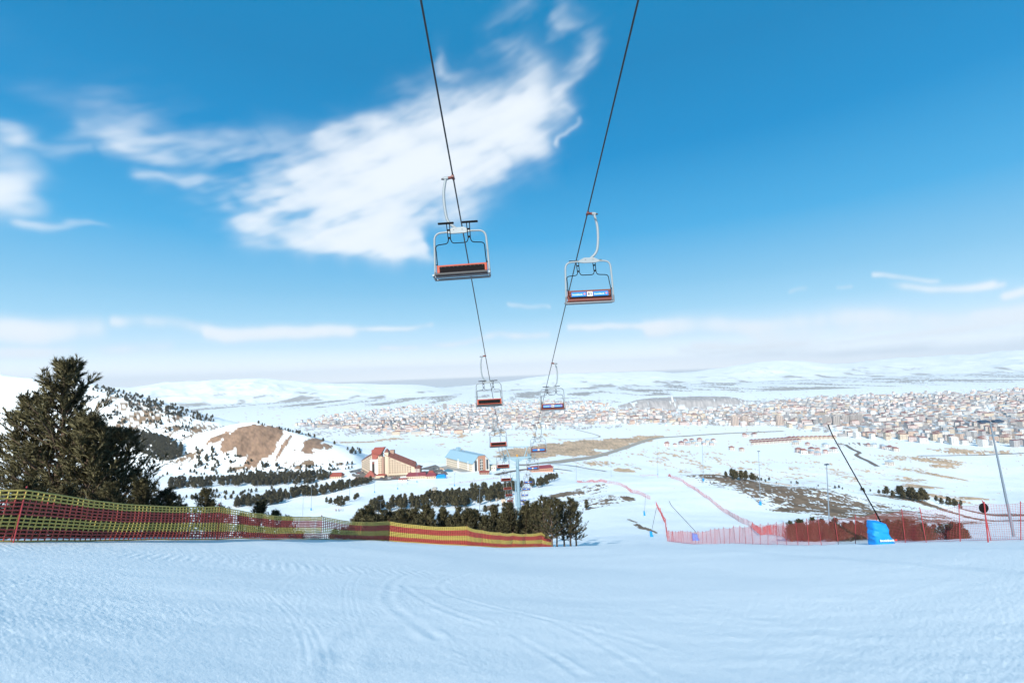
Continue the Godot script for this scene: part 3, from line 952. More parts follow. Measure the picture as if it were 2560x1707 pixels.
	for k in 3:
		for part in 2:
			if rest_of_woods[k].is_empty(): continue
			var mm := MultiMesh.new()
			mm.transform_format = MultiMesh.TRANSFORM_3D
			mm.mesh = far_m[k][part]
			mm.instance_count = rest_of_woods[k].size()
			for i in rest_of_woods[k].size(): mm.set_instance_transform(i, rest_of_woods[k][i])
			var o := MultiMeshInstance3D.new()
			o.multimesh = mm
			o.material_override = [M.bark, M.needles][part]
			o.name = numbered(["distant_wood_trunks", "distant_wood"][part])
			tag(o, ["trunks of the pines on the far snowy hillside", "dark pine woods on the far snowy hillside"][part], "woods")
			o.set_meta("kind", "stuff")
			add_child(o)
	print("single pines ", taken["pine_tree"])

# ------------------------------------------------------------------ safety fences
func net_path(pts: Array, step: float) -> Array:      # evenly spaced points with their post phase along a polyline of post feet
	var out := []
	for i in pts.size() - 1:
		var a: Vector3 = pts[i]
		var b: Vector3 = pts[i + 1]
		var n := maxi(1, int(round((b - a).length() / step)))
		for k in n:
			var t := float(k) / n
			out.append([a.lerp(b, t), t, i])
	out.append([pts[-1], 0.0, pts.size() - 1])
	return out

func build_left_fence() -> void:
	mat("net_red", Color(0.37, 0.058, 0.045), 0.55)
	mat("net_yellow", Color(0.46, 0.35, 0.085), 0.55)
	mat("post_red", Color(0.33, 0.04, 0.045), 0.45)
	rng.seed = 55
	var feet := []
	for q in [[-330, 14.0], [28, 16.6], [542, 25.7], [802, 38.0], [970, 46.5], [1166, 51.0], [1204, 52.8], [1248, 55.0], [1280, 57.0], [1312, 59.2], [1352, 62.0], [1379, 63.5]]:
		feet.append(on_ground(q[0], q[1], 1345.0))
	var hts := [1.75, 1.78, 1.78, 1.8, 1.9, 2.0, 1.75, 1.7, 1.7, 1.6, 1.9, 1.4]
	var leans := [0.35, 0.55, 0.18, 0.12, 0.15, 0.08, 0.1, 0.1, 0.1, 0.1, 0.05, 0.0]
	var f := thing("safety_fence", "red and yellow banded plastic mesh fence along the left edge of the piste", "fence", feet[0])
	var tops := []
	for k in feet.size():
		tops.append(feet[k] + Vector3(leans[k], hts[k], 0.12))
		var b := MB.new()
		b.tube([feet[k] - Vector3(0, 0.3, 0) - feet[0], tops[k] + (tops[k] - feet[k]) * 0.05 - feet[0]], 0.021, 6)
		var p := put(b.mesh(), "post", M.post_red, f)
		b = MB.new()
		b.tube([tops[k] - Vector3(0, 0.06, 0) - feet[0], tops[k] + Vector3(0, 0.04, 0) - feet[0]], 0.034, 6)
		put(b.mesh(), "post_clip", M.black, p)
	var path := net_path(feet, 0.21)
	var n := path.size()
	var rows := 14
	var grid := []
	for i in n:
		var base: Vector3 = path[i][0]
		var t: float = path[i][1]
		var k: int = path[i][2]
		var top: Vector3 = tops[k].lerp(tops[mini(k + 1, tops.size() - 1)], t)
		var gy := height(base.x, base.z)
		var span: float = (feet[mini(k + 1, feet.size() - 1)] - feet[k]).length()
		var sag := 4.0 * t * (1.0 - t) * clampf(span * 0.03, 0.10, 0.24)
		var out := Vector3(0.10, 0, 0.05) * sin(t * PI)
		var c := []
		for j in rows:
			var v := float(j) / (rows - 1)
			var p := Vector3(base.x, gy + 0.05, base.z).lerp(top - Vector3(0, 0.04 + sag, 0), v)
			p += out * sin(v * PI) + Vector3(n_mid.get_noise_2d(base.z * 8.0, v * 9.0), n_mid.get_noise_2d(base.z * 6.0 + 50.0, v * 5.0) * 0.6, 0) * 0.07
			c.append(p - feet[0])
		grid.append(c)
	var red := MB.new()
	var yel := MB.new()
	var band := func(v: float) -> bool:      # true where the band is yellow
		return v > 0.84 or (v > 0.25 and v < 0.52) or v < 0.03
	for j in rows:
		var y: bool = band.call(float(j) / (rows - 1))
		var b: MB = yel if y else red
		var line := []
		for i in n: line.append(grid[i][j])
		b.tube(line, line.map(func(q): return lerpf(0.029, 0.046, clampf((-(q.z + feet[0].z) - 38.0) / 12.0, 0.0, 1.0))), 4, false)
	for i in n:
		var seg := []
		var was: bool = band.call(0.01)
		for j in rows:
			seg.append(grid[i][j])
			var now: bool = band.call((j + 0.5) / (rows - 1))
			if j == rows - 1 or now != was:
				if seg.size() > 1: (yel if was else red).tube(seg, lerpf(0.026, 0.046, clampf((-(seg[0].z + feet[0].z) - 38.0) / 12.0, 0.0, 1.0)), 4, false)
				seg = [grid[i][j]]
				was = now
	put(red.mesh(), "red_netting", M.net_red, f).set_meta("kind", "stuff")
	put(yel.mesh(), "yellow_netting", M.net_yellow, f).set_meta("kind", "stuff")

func build_net(label: String, feet: Array, post_every: float, high: float, cell: float, thread: float, group := "") -> void:
	var f := thing("safety_net", label, "net", feet[0], 0.0, group)
	var o: Vector3 = feet[0]
	# posts at even spacing
	var posts := []
	var carry := 0.0
	for i in feet.size() - 1:
		var a: Vector3 = feet[i]
		var b: Vector3 = feet[i + 1]
		var ln := Vector2(b.x - a.x, b.z - a.z).length()
		while carry < ln:
			var p := a.lerp(b, carry / ln)
			p.y = height(p.x, p.z)
			posts.append(p)
			carry += post_every * rnd(0.7, 1.3)
		carry -= ln
	posts.append(feet[-1])
	var tops := []
	for p in posts:
		var t: Vector3 = p + Vector3(rnd(-0.22, 0.22), high * rnd(0.93, 1.06), rnd(-0.1, 0.1))
		tops.append(t)
		var b := MB.new()
		b.tube([p - o - Vector3(0, 0.2, 0), t - o + (t - p) * 0.04], 0.022 if high < 2.3 else 0.03, 5)
		put(b.mesh(), "post", M.post_red, f)
	var b := MB.new()
	var path := net_path(posts, cell)
	var rows := int(high / cell) + 1
	var prev := []
	var cols := []
	for q in path:
		var k: int = q[2]
		var top: Vector3 = tops[k].lerp(tops[mini(k + 1, tops.size() - 1)], q[1])
		var bot: Vector3 = q[0]
		bot.y = height(bot.x, bot.z) + 0.06
		var sag := sin(q[1] * PI) * 0.10
		var c := []
		for j in rows:
			var v := float(j) / (rows - 1)
			var p: Vector3 = bot.lerp(top - Vector3(0, 0.05 + sag, 0), v)
			p += Vector3(n_mid.get_noise_2d(bot.z * 5.0, v * 6.0 + bot.x), n_mid.get_noise_2d(bot.z * 9.0 + 31.0, v * 12.0) * 0.5, 0) * 0.10
			c.append(p - o)
		cols.append(c)
	for j in rows:
		var line := []
		for c in cols: line.append(c[j])
		b.tube(line, thread * (1.6 if j == 0 or j == rows - 1 else 1.0), 3, false)
	for c in cols:
		var line := []
		for j in range(0, rows, 3): line.append(c[j])
		if line[-1] != c[-1]: line.append(c[-1])
		b.tube(line, thread, 3, false)
	put(b.mesh(), "netting", M.net_pink, f).set_meta("kind", "stuff")

func build_nets() -> void:
	mat("net_pink", Color(0.52, 0.09, 0.09), 0.6)
	rng.seed = 66
	var feet := []
	for q in [[1668, 96], [1700, 86], [1760, 73], [1820, 63], [1873, 55], [1930, 49], [1980, 45], [2060, 40], [2150, 36], [2260, 32.5], [2355, 29.5], [2450, 27.5], [2530, 26], [2680, 23.5]]:
		feet.append(on_ground(q[0], q[1], 1345.0))
	build_net("fine red safety net on red posts along the right edge of the near snow", feet, 1.9, 2.05, 0.10, 0.0055)
	feet = []
	for q in [[2000, 1350], [1934, 1338], [1881, 1319], [1852, 1306], [1823, 1288], [1792, 1266], [1757, 1240], [1731, 1221], [1707, 1205], [1678, 1195], [1644, 1189], [1600, 1190]]:
		feet.append(ground(q[0], q[1]))
	build_net("long pink safety net curving up the right side of the piste", feet, 4.0, 2.1, 0.2, 0.008)
	feet = []
	for q in [[1668, 1346], [1664, 1310], [1652, 1284], [1641, 1263]]:
		feet.append(ground(q[0], q[1]))
	build_net("short red safety net seen end-on beside the snow lances", feet, 3.0, 2.2, 0.2, 0.009)
	feet = []
	for q in [[1626, 1249], [1609, 1241], [1580, 1232], [1568, 1222], [1549, 1213], [1517, 1208], [1485, 1206], [1443, 1205]]:
		feet.append(ground(q[0], q[1]))
	build_net("pink safety net curving along the left side of the piste", feet, 4.0, 2.2, 0.24, 0.010)
	feet = []
	for q in [[1122, 1212], [1180, 1205], [1249, 1196]]:
		feet.append(ground(q[0], q[1]))
	build_net("distant pink net across the piste near the blue-roofed hotel", feet, 6.0, 2.0, 0.35, 0.012)

# ------------------------------------------------------------------ chairlift
func rope_y(d: float) -> float:
	if d <= 200.0: return 13.75 - 0.2965 * d - 0.000075 * d * d if d > 0.0 else 13.75 - 0.2965 * d
	var k := [[200.0, -48.6], [260.0, -60.5], [330.0, -69.0], [420.0, -86.0], [520.0, -104.0], [640.0, -124.0]]
	for i in k.size() - 1:
		if d <= k[i + 1][0]:
			var t: float = (d - k[i][0]) / (k[i + 1][0] - k[i][0])
			return lerpf(k[i][1], k[i + 1][1], t) - t * (1.0 - t) * 2.0
	return -124.0

func rope_at(side: int, d: float) -> Vector3:      # side -1: the rope running uphill, 1: downhill
	var x := -2.04 - 0.0055 * d if side < 0 else 3.95 - 0.0105 * d
	if d > 200.0: x = lerpf(x, 0.0 + side * 2.6 - 0.5, clampf((d - 200.0) / 400.0, 0.0, 1.0))
	return Vector3(x, rope_y(d) + (0.0 if side < 0 else 0.15), -d)

func bent(pts: Array, r: float, n := 4) -> Array:      # a polyline with its corners rounded
	var out := [pts[0]]
	for i in range(1, pts.size() - 1):
		var a: Vector3 = (pts[i - 1] - pts[i])
		var b: Vector3 = (pts[i + 1] - pts[i])
		var rr := minf(r, minf(a.length(), b.length()) * 0.48)
		var p0: Vector3 = pts[i] + a.normalized() * rr
		var p1: Vector3 = pts[i] + b.normalized() * rr
		for k in n + 1:
			var t := float(k) / n
			out.append(p0.lerp(pts[i], t).lerp(pts[i].lerp(p1, t), t))
	out.append(pts[-1])
	return out

func make_chair(called_label: String, signs: int, number: String) -> Node3D:
	# hangs from the rope at its origin, faces +z; signs 0: none, 1: boards, 2: boards with lettering
	var t := thing("chairlift_chair", called_label, "lift chair")
	var cx := 0.13
	var b := MB.new()
	b.tube([Vector3(0.03, 0, 0), Vector3(-0.12, -0.02, 0), Vector3(-0.22, -0.03, 0)], [0.085, 0.06, 0.065], 8)
	b.tube([Vector3(0, -0.01, -0.17), Vector3(0, -0.01, 0.17)], [0.06, 0.06], 8)
	var grip := put(b.mesh(), "grip", M.grip_red, t)
	b = MB.new()
	b.tube([Vector3(-0.37, -0.05, 0), Vector3(-0.48, -0.06, 0)], [0.05, 0.03], 7)
	put(b.mesh(), "pivot_bolt", M.dark_metal, grip)
	b = MB.new()
	b.tube([Vector3(-0.20, -0.03, 0), Vector3(-0.38, -0.05, 0)], 0.075, 9)
	b.tube(bent([Vector3(-0.30, -0.03, 0), Vector3(-0.435, -0.62, 0), Vector3(-0.42, -1.30, 0), Vector3(-0.33, -1.86, 0), Vector3(0.02, -2.16, 0)], 0.32, 5), 0.058, 8)
	put(b.mesh(), "hanger_arm", M.chair_white, t)
	# frame: a bowed tube with a gusset
	b = MB.new()
	for s in [-1.0, 1.0]:
		b.tube(bent([Vector3(cx, -2.25, 0), Vector3(cx + s * 1.03, -2.27, 0), Vector3(cx + s * 1.07, -3.2, -0.02), Vector3(cx + s * 1.09, -4.12, 0.0)], 0.3, 5), 0.042, 8)
		b.tube(bent([Vector3(cx + s * 1.09, -4.06, -0.02), Vector3(cx + s * 1.09, -4.12, 0.30), Vector3(cx + s * 1.09, -4.08, 0.52)], 0.1, 3), 0.04, 7)
	var plate := [Vector2(-0.62, -2.27), Vector2(-0.30, -2.10), Vector2(0.16, -2.09), Vector2(0.52, -2.27), Vector2(0.2, -2.33), Vector2(-0.35, -2.33)]
	for z in [-0.05, 0.05]:
		for k in range(1, 5):
			var q := [Vector3(cx + plate[0].x, plate[0].y, z), Vector3(cx + plate[k].x, plate[k].y, z), Vector3(cx + plate[k + 1].x, plate[k + 1].y, z)]
			if z > 0: b.tri(q[0], q[1], q[2])
			else: b.tri(q[2], q[1], q[0])
	for k in 6:
		var p: Vector2 = plate[k]
		var q: Vector2 = plate[(k + 1) % 6]
		b.quad(Vector3(cx + p.x, p.y, 0.05), Vector3(cx + p.x, p.y, -0.05), Vector3(cx + q.x, q.y, -0.05), Vector3(cx + q.x, q.y, 0.05))
	var fr := put(b.mesh(), "frame", M.chair_white, t)
	for x in [-0.24, 0.10]:
		b = MB.new()
		b.tube([Vector3(cx + x, -2.19, -0.062), Vector3(cx + x, -2.19, 0.062)], 0.02, 6)
		put(b.mesh(), "bolt", M.dark_metal, fr)
	for s in [-1.0, 1.0]:
		b = MB.new()
		b.bbox(Vector3(cx + s * 1.09, -4.02, 0.02), Vector3(0.075, 0.34, 0.16), 0.03)
		put(b.mesh(), "end_shoe", M.steel, t)
	# backrest of four slats, each its own board, with the padded front
	var back := MB.new()
	for s in [-1.0, 1.0]: back.bbox(Vector3(cx + s * 0.985, -3.85, -0.015), Vector3(0.05, 0.52, 0.05), 0.012)
	var bk := put(back.mesh(), "backrest", M.seat_orange, t)
	for k in 4:
		b = MB.new()
		b.bbox(Vector3(cx, -3.66 - 0.125 * k, -0.055 - 0.01 * (k % 2)), Vector3(2.0, 0.118, 0.045), 0.014)
		put(b.mesh(), "slat", M.slat_brown, bk)
	b = MB.new()
	b.bbox(Vector3(cx, -3.80, 0.005), Vector3(1.99, 0.42, 0.05), 0.02)
	put(b.mesh(), "backrest_board", M.seat_orange, bk)
	b = MB.new()
	b.bbox(Vector3(cx, -3.80, 0.045), Vector3(1.80, 0.29, 0.05), 0.018)
	var pad := put(b.mesh(), "pad", M.pad_black, bk)
	if signs == 0:
		for k in 11:
			for y in [-3.69, -3.91]:
				b = MB.new()
				b.bbox(Vector3(cx - 0.83 + k * 0.166, y, 0.073), Vector3(0.018, 0.018, 0.012), 0.004)
				put(b.mesh(), "stud", M.chair_white, pad)
	# seat: a board with a rolled front edge and the steel rail under it
	b = MB.new()
	b.bbox(Vector3(cx, -4.06, 0.27), Vector3(2.04, 0.055, 0.50), 0.02, Basis(Vector3.RIGHT, -0.06))
	var seat := put(b.mesh(), "seat", M.seat_orange, t)
	b = MB.new()
	b.tube([Vector3(cx - 1.02, -4.06, 0.52), Vector3(cx + 1.02, -4.06, 0.52)], 0.055, 8)
	put(b.mesh(), "front_edge", M.seat_dark, seat)
	b = MB.new()
	b.tube([Vector3(cx - 1.10, -4.14, 0.40), Vector3(cx + 1.10, -4.14, 0.40)], 0.045, 8)
	b.tube([Vector3(cx - 1.10, -4.17, -0.02), Vector3(cx + 1.10, -4.17, -0.02)], 0.045, 8)
	put(b.mesh(), "seat_rail", M.steel, t)
	# raised safety bar with two footrests
	b = MB.new()
	for s in [-1.0, 1.0]:
		b.tube(bent([Vector3(cx + s * 0.99, -3.62, -0.06), Vector3(cx + s * 0.97, -3.25, 0.12), Vector3(cx + s * 0.97, -2.86, 0.32), Vector3(cx + s * 0.47, -2.82, 0.34), Vector3(cx + s * 0.42, -2.62, 0.40)], 0.14, 4), 0.02, 6)
		b.tube([Vector3(cx + s * 1.05, -3.55, 0.0), Vector3(cx + s * 0.97, -3.58, -0.03)], 0.018, 6)
	b.tube(bent([Vector3(cx - 0.36, -2.62, 0.40), Vector3(cx - 0.30, -2.82, 0.34), Vector3(cx + 0.30, -2.82, 0.34), Vector3(cx + 0.36, -2.62, 0.40)], 0.14, 4), 0.02, 6)
	put(b.mesh(), "safety_bar", M.black, t)
	for s in [-1.0, 1.0]:
		b = MB.new()
		for o in [-0.045, 0.045]:
			b.tube([Vector3(cx + s * 0.39 + o, -2.66, 0.40), Vector3(cx + s * 0.39 + o * 1.3, -2.12, 0.58)], 0.019, 6)
		b.box(Vector3(cx + s * 0.39, -2.62, 0.41), Vector3(0.12, 0.07, 0.05))
		b.box(Vector3(cx + s * 0.39, -2.34, 0.505), Vector3(0.12, 0.06, 0.05))
		var fo := put(b.mesh(), "footrest", M.black, t)
		b = MB.new()
		b.bbox(Vector3(cx + s * 0.47, -2.09, 0.60), Vector3(0.62, 0.065, 0.11), 0.015)
		put(b.mesh(), "foot_bar", M.black, fo)
	if signs > 0:
		b = MB.new()
		b.tube(bent([Vector3(cx - 0.99, -3.55, -0.10), Vector3(cx - 0.96, -3.93, -0.12), Vector3(cx + 0.96, -3.93, -0.12), Vector3(cx + 0.99, -3.55, -0.10)], 0.1, 3), 0.018, 6)
		put(b.mesh(), "back_loop", M.black, t)
		for s in [-1.0, 1.0]:
			b = MB.new()
			b.bbox(Vector3(cx + s * 0.50, -3.79, -0.10), Vector3(0.68, 0.21, 0.014), 0.004)
			var board := put(b.mesh(), "sign_board", M.ad_blue, t)
			if signs == 2:
				var tx := put(text_mesh("DenizBank", 0.092), "lettering", M.ad_white, board)
				tx.position = Vector3(cx + s * 0.50 + 0.075, -3.80, -0.1085)
				tx.rotation.y = PI
				b = MB.new()
				b.tube([Vector3(cx + s * 0.50 - 0.25, -3.785, -0.106), Vector3(cx + s * 0.50 - 0.25, -3.785, -0.112)], 0.046, 12)
				var em := put(b.mesh(), "emblem", M.ad_red, board)
				b = MB.new()
				for k in 8:
					var a := TAU * k / 8
					b.box(Vector3(cx + s * 0.50 - 0.25 + cos(a) * 0.026, -3.785 + sin(a) * 0.026, -0.1135), Vector3(0.012, 0.012, 0.003))
				put(b.mesh(), "emblem_ring", M.ad_white, em)
		b = MB.new()
		b.bbox(Vector3(cx, -3.79, -0.102), Vector3(0.25, 0.21, 0.016), 0.004)
		var plate2 := put(b.mesh(), "number_plate", M.ad_white, t)
		if signs == 2:
			var tn := put(text_mesh(number, 0.19), "lettering", M.black, plate2)
			tn.position = Vector3(cx, -3.79, -0.1125)
			tn.rotation.y = PI
	return t

func make_tower(label: String, d: float, high: float, big: bool) -> void:
	var a := rope_at(-1, d)
	var c := rope_at(1, d)
	var mid := (a + c) * 0.5
	var foot := Vector3(mid.x, height(mid.x, -d), -d)
	var t := thing("lift_tower", label, "lift tower", foot)
	var h := mid.y - 0.55 - foot.y
	var half := (c.x - a.x) * 0.5
	var b := MB.new()
	b.tube([Vector3(0, -0.5, 0), Vector3(0, h, 0)], [0.46, 0.31], 12)
	put(b.mesh(), "mast", M.tower_blue, t)
	b = MB.new()
	b.hexa([Vector3(-half, h - 0.25, 0.22), Vector3(half, h - 0.25, 0.22), Vector3(half, h - 0.25, -0.22), Vector3(-half, h - 0.25, -0.22), Vector3(-half, h + 0.12, 0.22), Vector3(half, h + 0.12, 0.22), Vector3(half, h + 0.12, -0.22), Vector3(-half, h + 0.12, -0.22)])
	b.hexa([Vector3(-0.4, h - 0.85, 0.2), Vector3(0.4, h - 0.85, 0.2), Vector3(0.4, h - 0.85, -0.2), Vector3(-0.4, h - 0.85, -0.2), Vector3(-1.5, h - 0.26, 0.2), Vector3(1.5, h - 0.26, 0.2), Vector3(1.5, h - 0.26, -0.2), Vector3(-1.5, h - 0.26, -0.2)])
	put(b.mesh(), "crossarm", M.tower_blue, t)
	b = MB.new()
	var y1 := h + 2.05
	b.bbox(Vector3(0, y1, 0), Vector3(half * 1.72, 0.16, 0.16), 0.02)
	for s in [-1.0, 1.0]:
		b.tube([Vector3(s * half * 0.52, h + 0.1, 0), Vector3(s * half * 0.78, y1 - 0.05, 0)], 0.10, 6)
	put(b.mesh(), "lifting_frame", M.tower_blue, t)
	for s in [-1.0, 1.0]:
		b = MB.new()
		b.bbox(Vector3(s * half, h + 0.20, 0), Vector3(0.16, 0.16, 3.4), 0.02, Basis(Vector3.RIGHT, 0.30))
		var sh := put(b.mesh(), "sheave_train", M.tower_blue, t)
		for k in 6:
			b = MB.new()
			var z := -1.45 + k * 0.58
			var p := Vector3(s * half, h + 0.33 + z * 0.31, z)
			b.tube([p - Vector3(0.06, 0, 0), p + Vector3(0.06, 0, 0)], 0.20, 12)
			put(b.mesh(), "sheave", M.dark_metal, sh)
		b = MB.new()      # service platform beside each train
		b.box(Vector3(s * (half - 0.42), h - 0.05, 0), Vector3(0.5, 0.05, 3.0), Basis(Vector3.RIGHT, 0.30))
		for z in [-1.4, 0.0, 1.4]: b.tube([Vector3(s * (half - 0.64), h - 0.02 + z * 0.3, z), Vector3(s * (half - 0.64), h + 0.95 + z * 0.3, z)], 0.025, 5)
		b.tube([Vector3(s * (half - 0.64), h + 0.53, -1.4), Vector3(s * (half - 0.64), h + 1.37, 1.4)], 0.025, 5)
		put(b.mesh(), "platform", M.tower_blue, t)
	b = MB.new()
	for s in [-1.0, 1.0]: b.tube([Vector3(s * 0.2, 0.5, 0.55), Vector3(s * 0.2, h - 0.2, 0.42)], 0.022, 5)
	var k2 := 0.8
	while k2 < h - 0.4:
		b.tube([Vector3(-0.2, k2, 0.545 - 0.13 * k2 / h), Vector3(0.2, k2, 0.545 - 0.13 * k2 / h)], 0.015, 4)
		k2 += 0.4
	put(b.mesh(), "ladder", M.tower_blue, t)
	if big:
		b = MB.new()
		b.bbox(Vector3(0.0, h + 0.38, 0.1), Vector3(0.3, 0.46, 0.25), 0.04)
		put(b.mesh(), "warning_box", M.amber, t)

func build_lift() -> void:
	mat("chair_white", Color(0.23, 0.265, 0.285), 0.5)
	mat("grip_red", Color(0.12, 0.018, 0.012), 0.5)
	mat("dark_metal", Color(0.05, 0.05, 0.055), 0.5, 0.3)
	mat("steel", Color(0.20, 0.215, 0.23), 0.45, 0.4)
	mat("seat_orange", Color(0.36, 0.055, 0.022), 0.6)
	mat("slat_brown", Color(0.13, 0.026, 0.016), 0.6)
	mat("seat_dark", Color(0.05, 0.048, 0.048), 0.6)
	mat("pad_black", Color(0.010, 0.009, 0.010), 0.8).metallic_specular = 0.15
	mat("ad_blue", Color(0.0, 0.17, 0.56), 0.6)
	mat("ad_white", Color(0.62, 0.64, 0.66), 0.5)
	mat("ad_red", Color(0.55, 0.05, 0.03), 0.4)
	mat("tower_blue", Color(0.24, 0.36, 0.43), 0.5)
	mat("amber", Color(0.55, 0.25, 0.02), 0.5)
	mat("rope", Color(0.035, 0.035, 0.04), 0.45, 0.4)
	for side in [-1, 1]:
		var pts := []
		var d := -60.0
		while d < 640.0:
			pts.append(rope_at(side, d) - rope_at(side, -60.0))
			d += 5.0 if d < 200.0 else 20.0
		var b := MB.new()
		b.tube(pts, 0.031, 7)
		var o := put(b.mesh(), "haul_rope", M.rope)
		o.position = rope_at(side, -60.0)
		tag(o, "dark steel rope carrying the orange chairs uphill" if side < 0 else "dark steel rope carrying the blue-signed chairs downhill", "cable")
	var words := ["first", "second", "third", "fourth"]
	# uphill side: the padded fronts face the slope
	var up: Node3D
	var ds := [18.9, 40.0, 61.0, 83.0, 105.5, 128.0, 150.5, 175.0, 200.0, 226.0, 255.0]
	for k in ds.size():
		var label := "orange lift chair with black pad on the uphill rope, %s above the near tower" % words[3 - k] if k < 4 else "small orange lift chair on the uphill rope below the near tower"
		if k == 0: up = make_chair(label, 0, "")
		var o: Node3D = up if k == 0 else dup(up, Vector3.ZERO, 0, 1, label)
		o.position = rope_at(-1, ds[k])
		o.rotation.y = 0.0
		o.rotation.z = 0.035 if k == 0 else 0.02
		if k >= 4: o.set_meta("group", "orange chairs below the near tower")
		else: o.set_meta("group", "chairs on the uphill rope")
	# downhill side: brown backs with blue boards
	ds = [21.8, 43.0, 68.0, 89.0, 115.0, 134.0, 155.0, 178.0, 203.0, 230.0]
	var down: Node3D
	for k in ds.size():
		var label := "brown-backed lift chair with plain blue boards on the downhill rope, %s above the near tower" % words[3 - k] if k < 4 else "small brown-backed lift chair on the downhill rope below the near tower"
		var o: Node3D
		if k == 0: o = make_chair("brown-backed lift chair with two blue boards and the number 81", 2, "81")
		elif k == 1: o = make_chair("brown-backed lift chair with blue lettered boards, next down the rope after number 81", 2, "82")
		elif k == 2:
			down = make_chair(label, 1, "")
			o = down
		else: o = dup(down, Vector3.ZERO, 0, 1, label)
		o.position = rope_at(1, ds[k])
		o.rotation.y = PI
		o.rotation.z = -0.012
		if k >= 4: o.set_meta("group", "brown chairs below the near tower")
		else: o.set_meta("group", "chairs on the downhill rope")
	make_tower("tall pale blue lift tower with crossarm and amber box behind the pines", 97.0, 16.0, true)
	make_tower("smaller distant lift tower seen beside the tall tower's mast", 332.0, 12.0, false)

# ------------------------------------------------------------------ floodlight poles, snow lances, sign
func make_pole(foot: Vector3, high: float, lean: float, heads: int, padded: bool, label: String, group: String) -> void:
	var t := thing("floodlight_pole", label, "floodlight", foot, 0.0, group)
	var top := Vector3(lean * high, high, 0)
	var r := clampf(high * 0.011, 0.09, 0.2)
	var b := MB.new()
	b.tube([Vector3(0, -0.3, 0), top * 0.5, top], [r, r * 0.78, r * 0.5], 8)
	put(b.mesh(), "mast", M.pole_grey, t)
	b = MB.new()
	var w := 0.8 if heads == 1 else 1.7
	b.bbox(top + Vector3(0, 0.02, 0.05), Vector3(w * 2.0, 0.14, 0.16), 0.03)
	put(b.mesh(), "crossbar", M.pole_grey, t)
	var n := 2 if heads == 1 else 4
	for k in n:
		b = MB.new()
		var x := lerpf(-w, w, (k + 0.5) / n)
		b.bbox(top + Vector3(x, 0.12, 0.25 if k % 2 == 0 else -0.1), Vector3(w * 1.5 / n, 0.22, 0.62), 0.06, Basis(Vector3.RIGHT, 0.25))
		put(b.mesh(), "floodlight", M.lamp_dark, t)
	if padded:
		b = MB.new()
		b.bbox(Vector3(lean, 0.95, 0), Vector3(0.95, 2.1, 0.95), 0.2)
		put(b.mesh(), "crash_pad", M.cover_blue, t)

func make_lance(foot: Vector3, tip: Array, wide: float, high: float, text: bool, label: String) -> void:
	# tip: points of the lance relative to the foot
	var t := thing("snow_lance", label, "snow gun", foot)
	var b := MB.new()
	b.tube(tip, [0.05, 0.042, 0.034, 0.034] if text else 0.045, 7)
	put(b.mesh(), "lance_pipe", M.pad_black, t)
	# fabric cover: a tapering, creased sack
	b = MB.new()
	var rows := 12
	var cols := 28
	var g := []
	for j in rows + 1:
		var v := float(j) / rows
		var ring := []
		for i in cols:
			var a := TAU * i / cols
			var ca := cos(a)
			var sa := sin(a)
			var sx := signf(ca) * pow(absf(ca), 0.45)
			var sz := signf(sa) * pow(absf(sa), 0.45)
			var hw := lerpf(wide * 0.5, wide * 0.33, v)
			var cxo := lerpf(0.0, -wide * 0.19, v)
			var p := Vector3(cxo + sx * hw, v * high - 0.12, sz * hw * 0.75)
			var cr := n_mid.get_noise_3d(p.x * 22.0 + p.y * 16.0, p.y * 42.0, p.z * 20.0) * 0.085 * wide
			p += Vector3(sx, 0, sz).normalized() * cr * (0.3 + sin(v * PI))
			p.y -= 0.05 * high * (sx + 1.0) * v
			ring.append(p)
		g.append(ring)
	for j in rows:
		for i in cols:
			var k := (i + 1) % cols
			b.face(Vector3(lerpf(0.0, -wide * 0.19, (j + 0.5) / rows), (g[j][i].y + g[j + 1][i].y) * 0.5, 0), [g[j][i], g[j + 1][i], g[j + 1][k], g[j][k]])
	var ctop := Vector3(-wide * 0.19, high - 0.1, 0)
	for i in cols: b.tri(ctop, g[rows][i], g[rows][(i + 1) % cols])
	var cover := put(b.mesh(), "cover", M.cover_blue, t)
	if text:
		var tx := put(text_mesh("DenizBank", 0.18, 0.03), "lettering", M.ad_white, cover)
		tx.position = Vector3(-0.12, high * 0.27, wide * 0.375 + 0.10)
		tx.rotation.x = -0.10
		b = MB.new()
		b.bbox(Vector3(wide * 0.33, high * 0.275, wide * 0.375 + 0.09), Vector3(0.13, 0.10, 0.03), 0.008)
		put(b.mesh(), "emblem", M.ad_red, cover)
	else:
		b = MB.new()
		b.bbox(Vector3(-wide * 0.03, high * 0.4, wide * 0.36), Vector3(wide * 0.55, high * 0.06, 0.03), 0.01)
		put(b.mesh(), "cover_strap", M.ad_blue, cover)

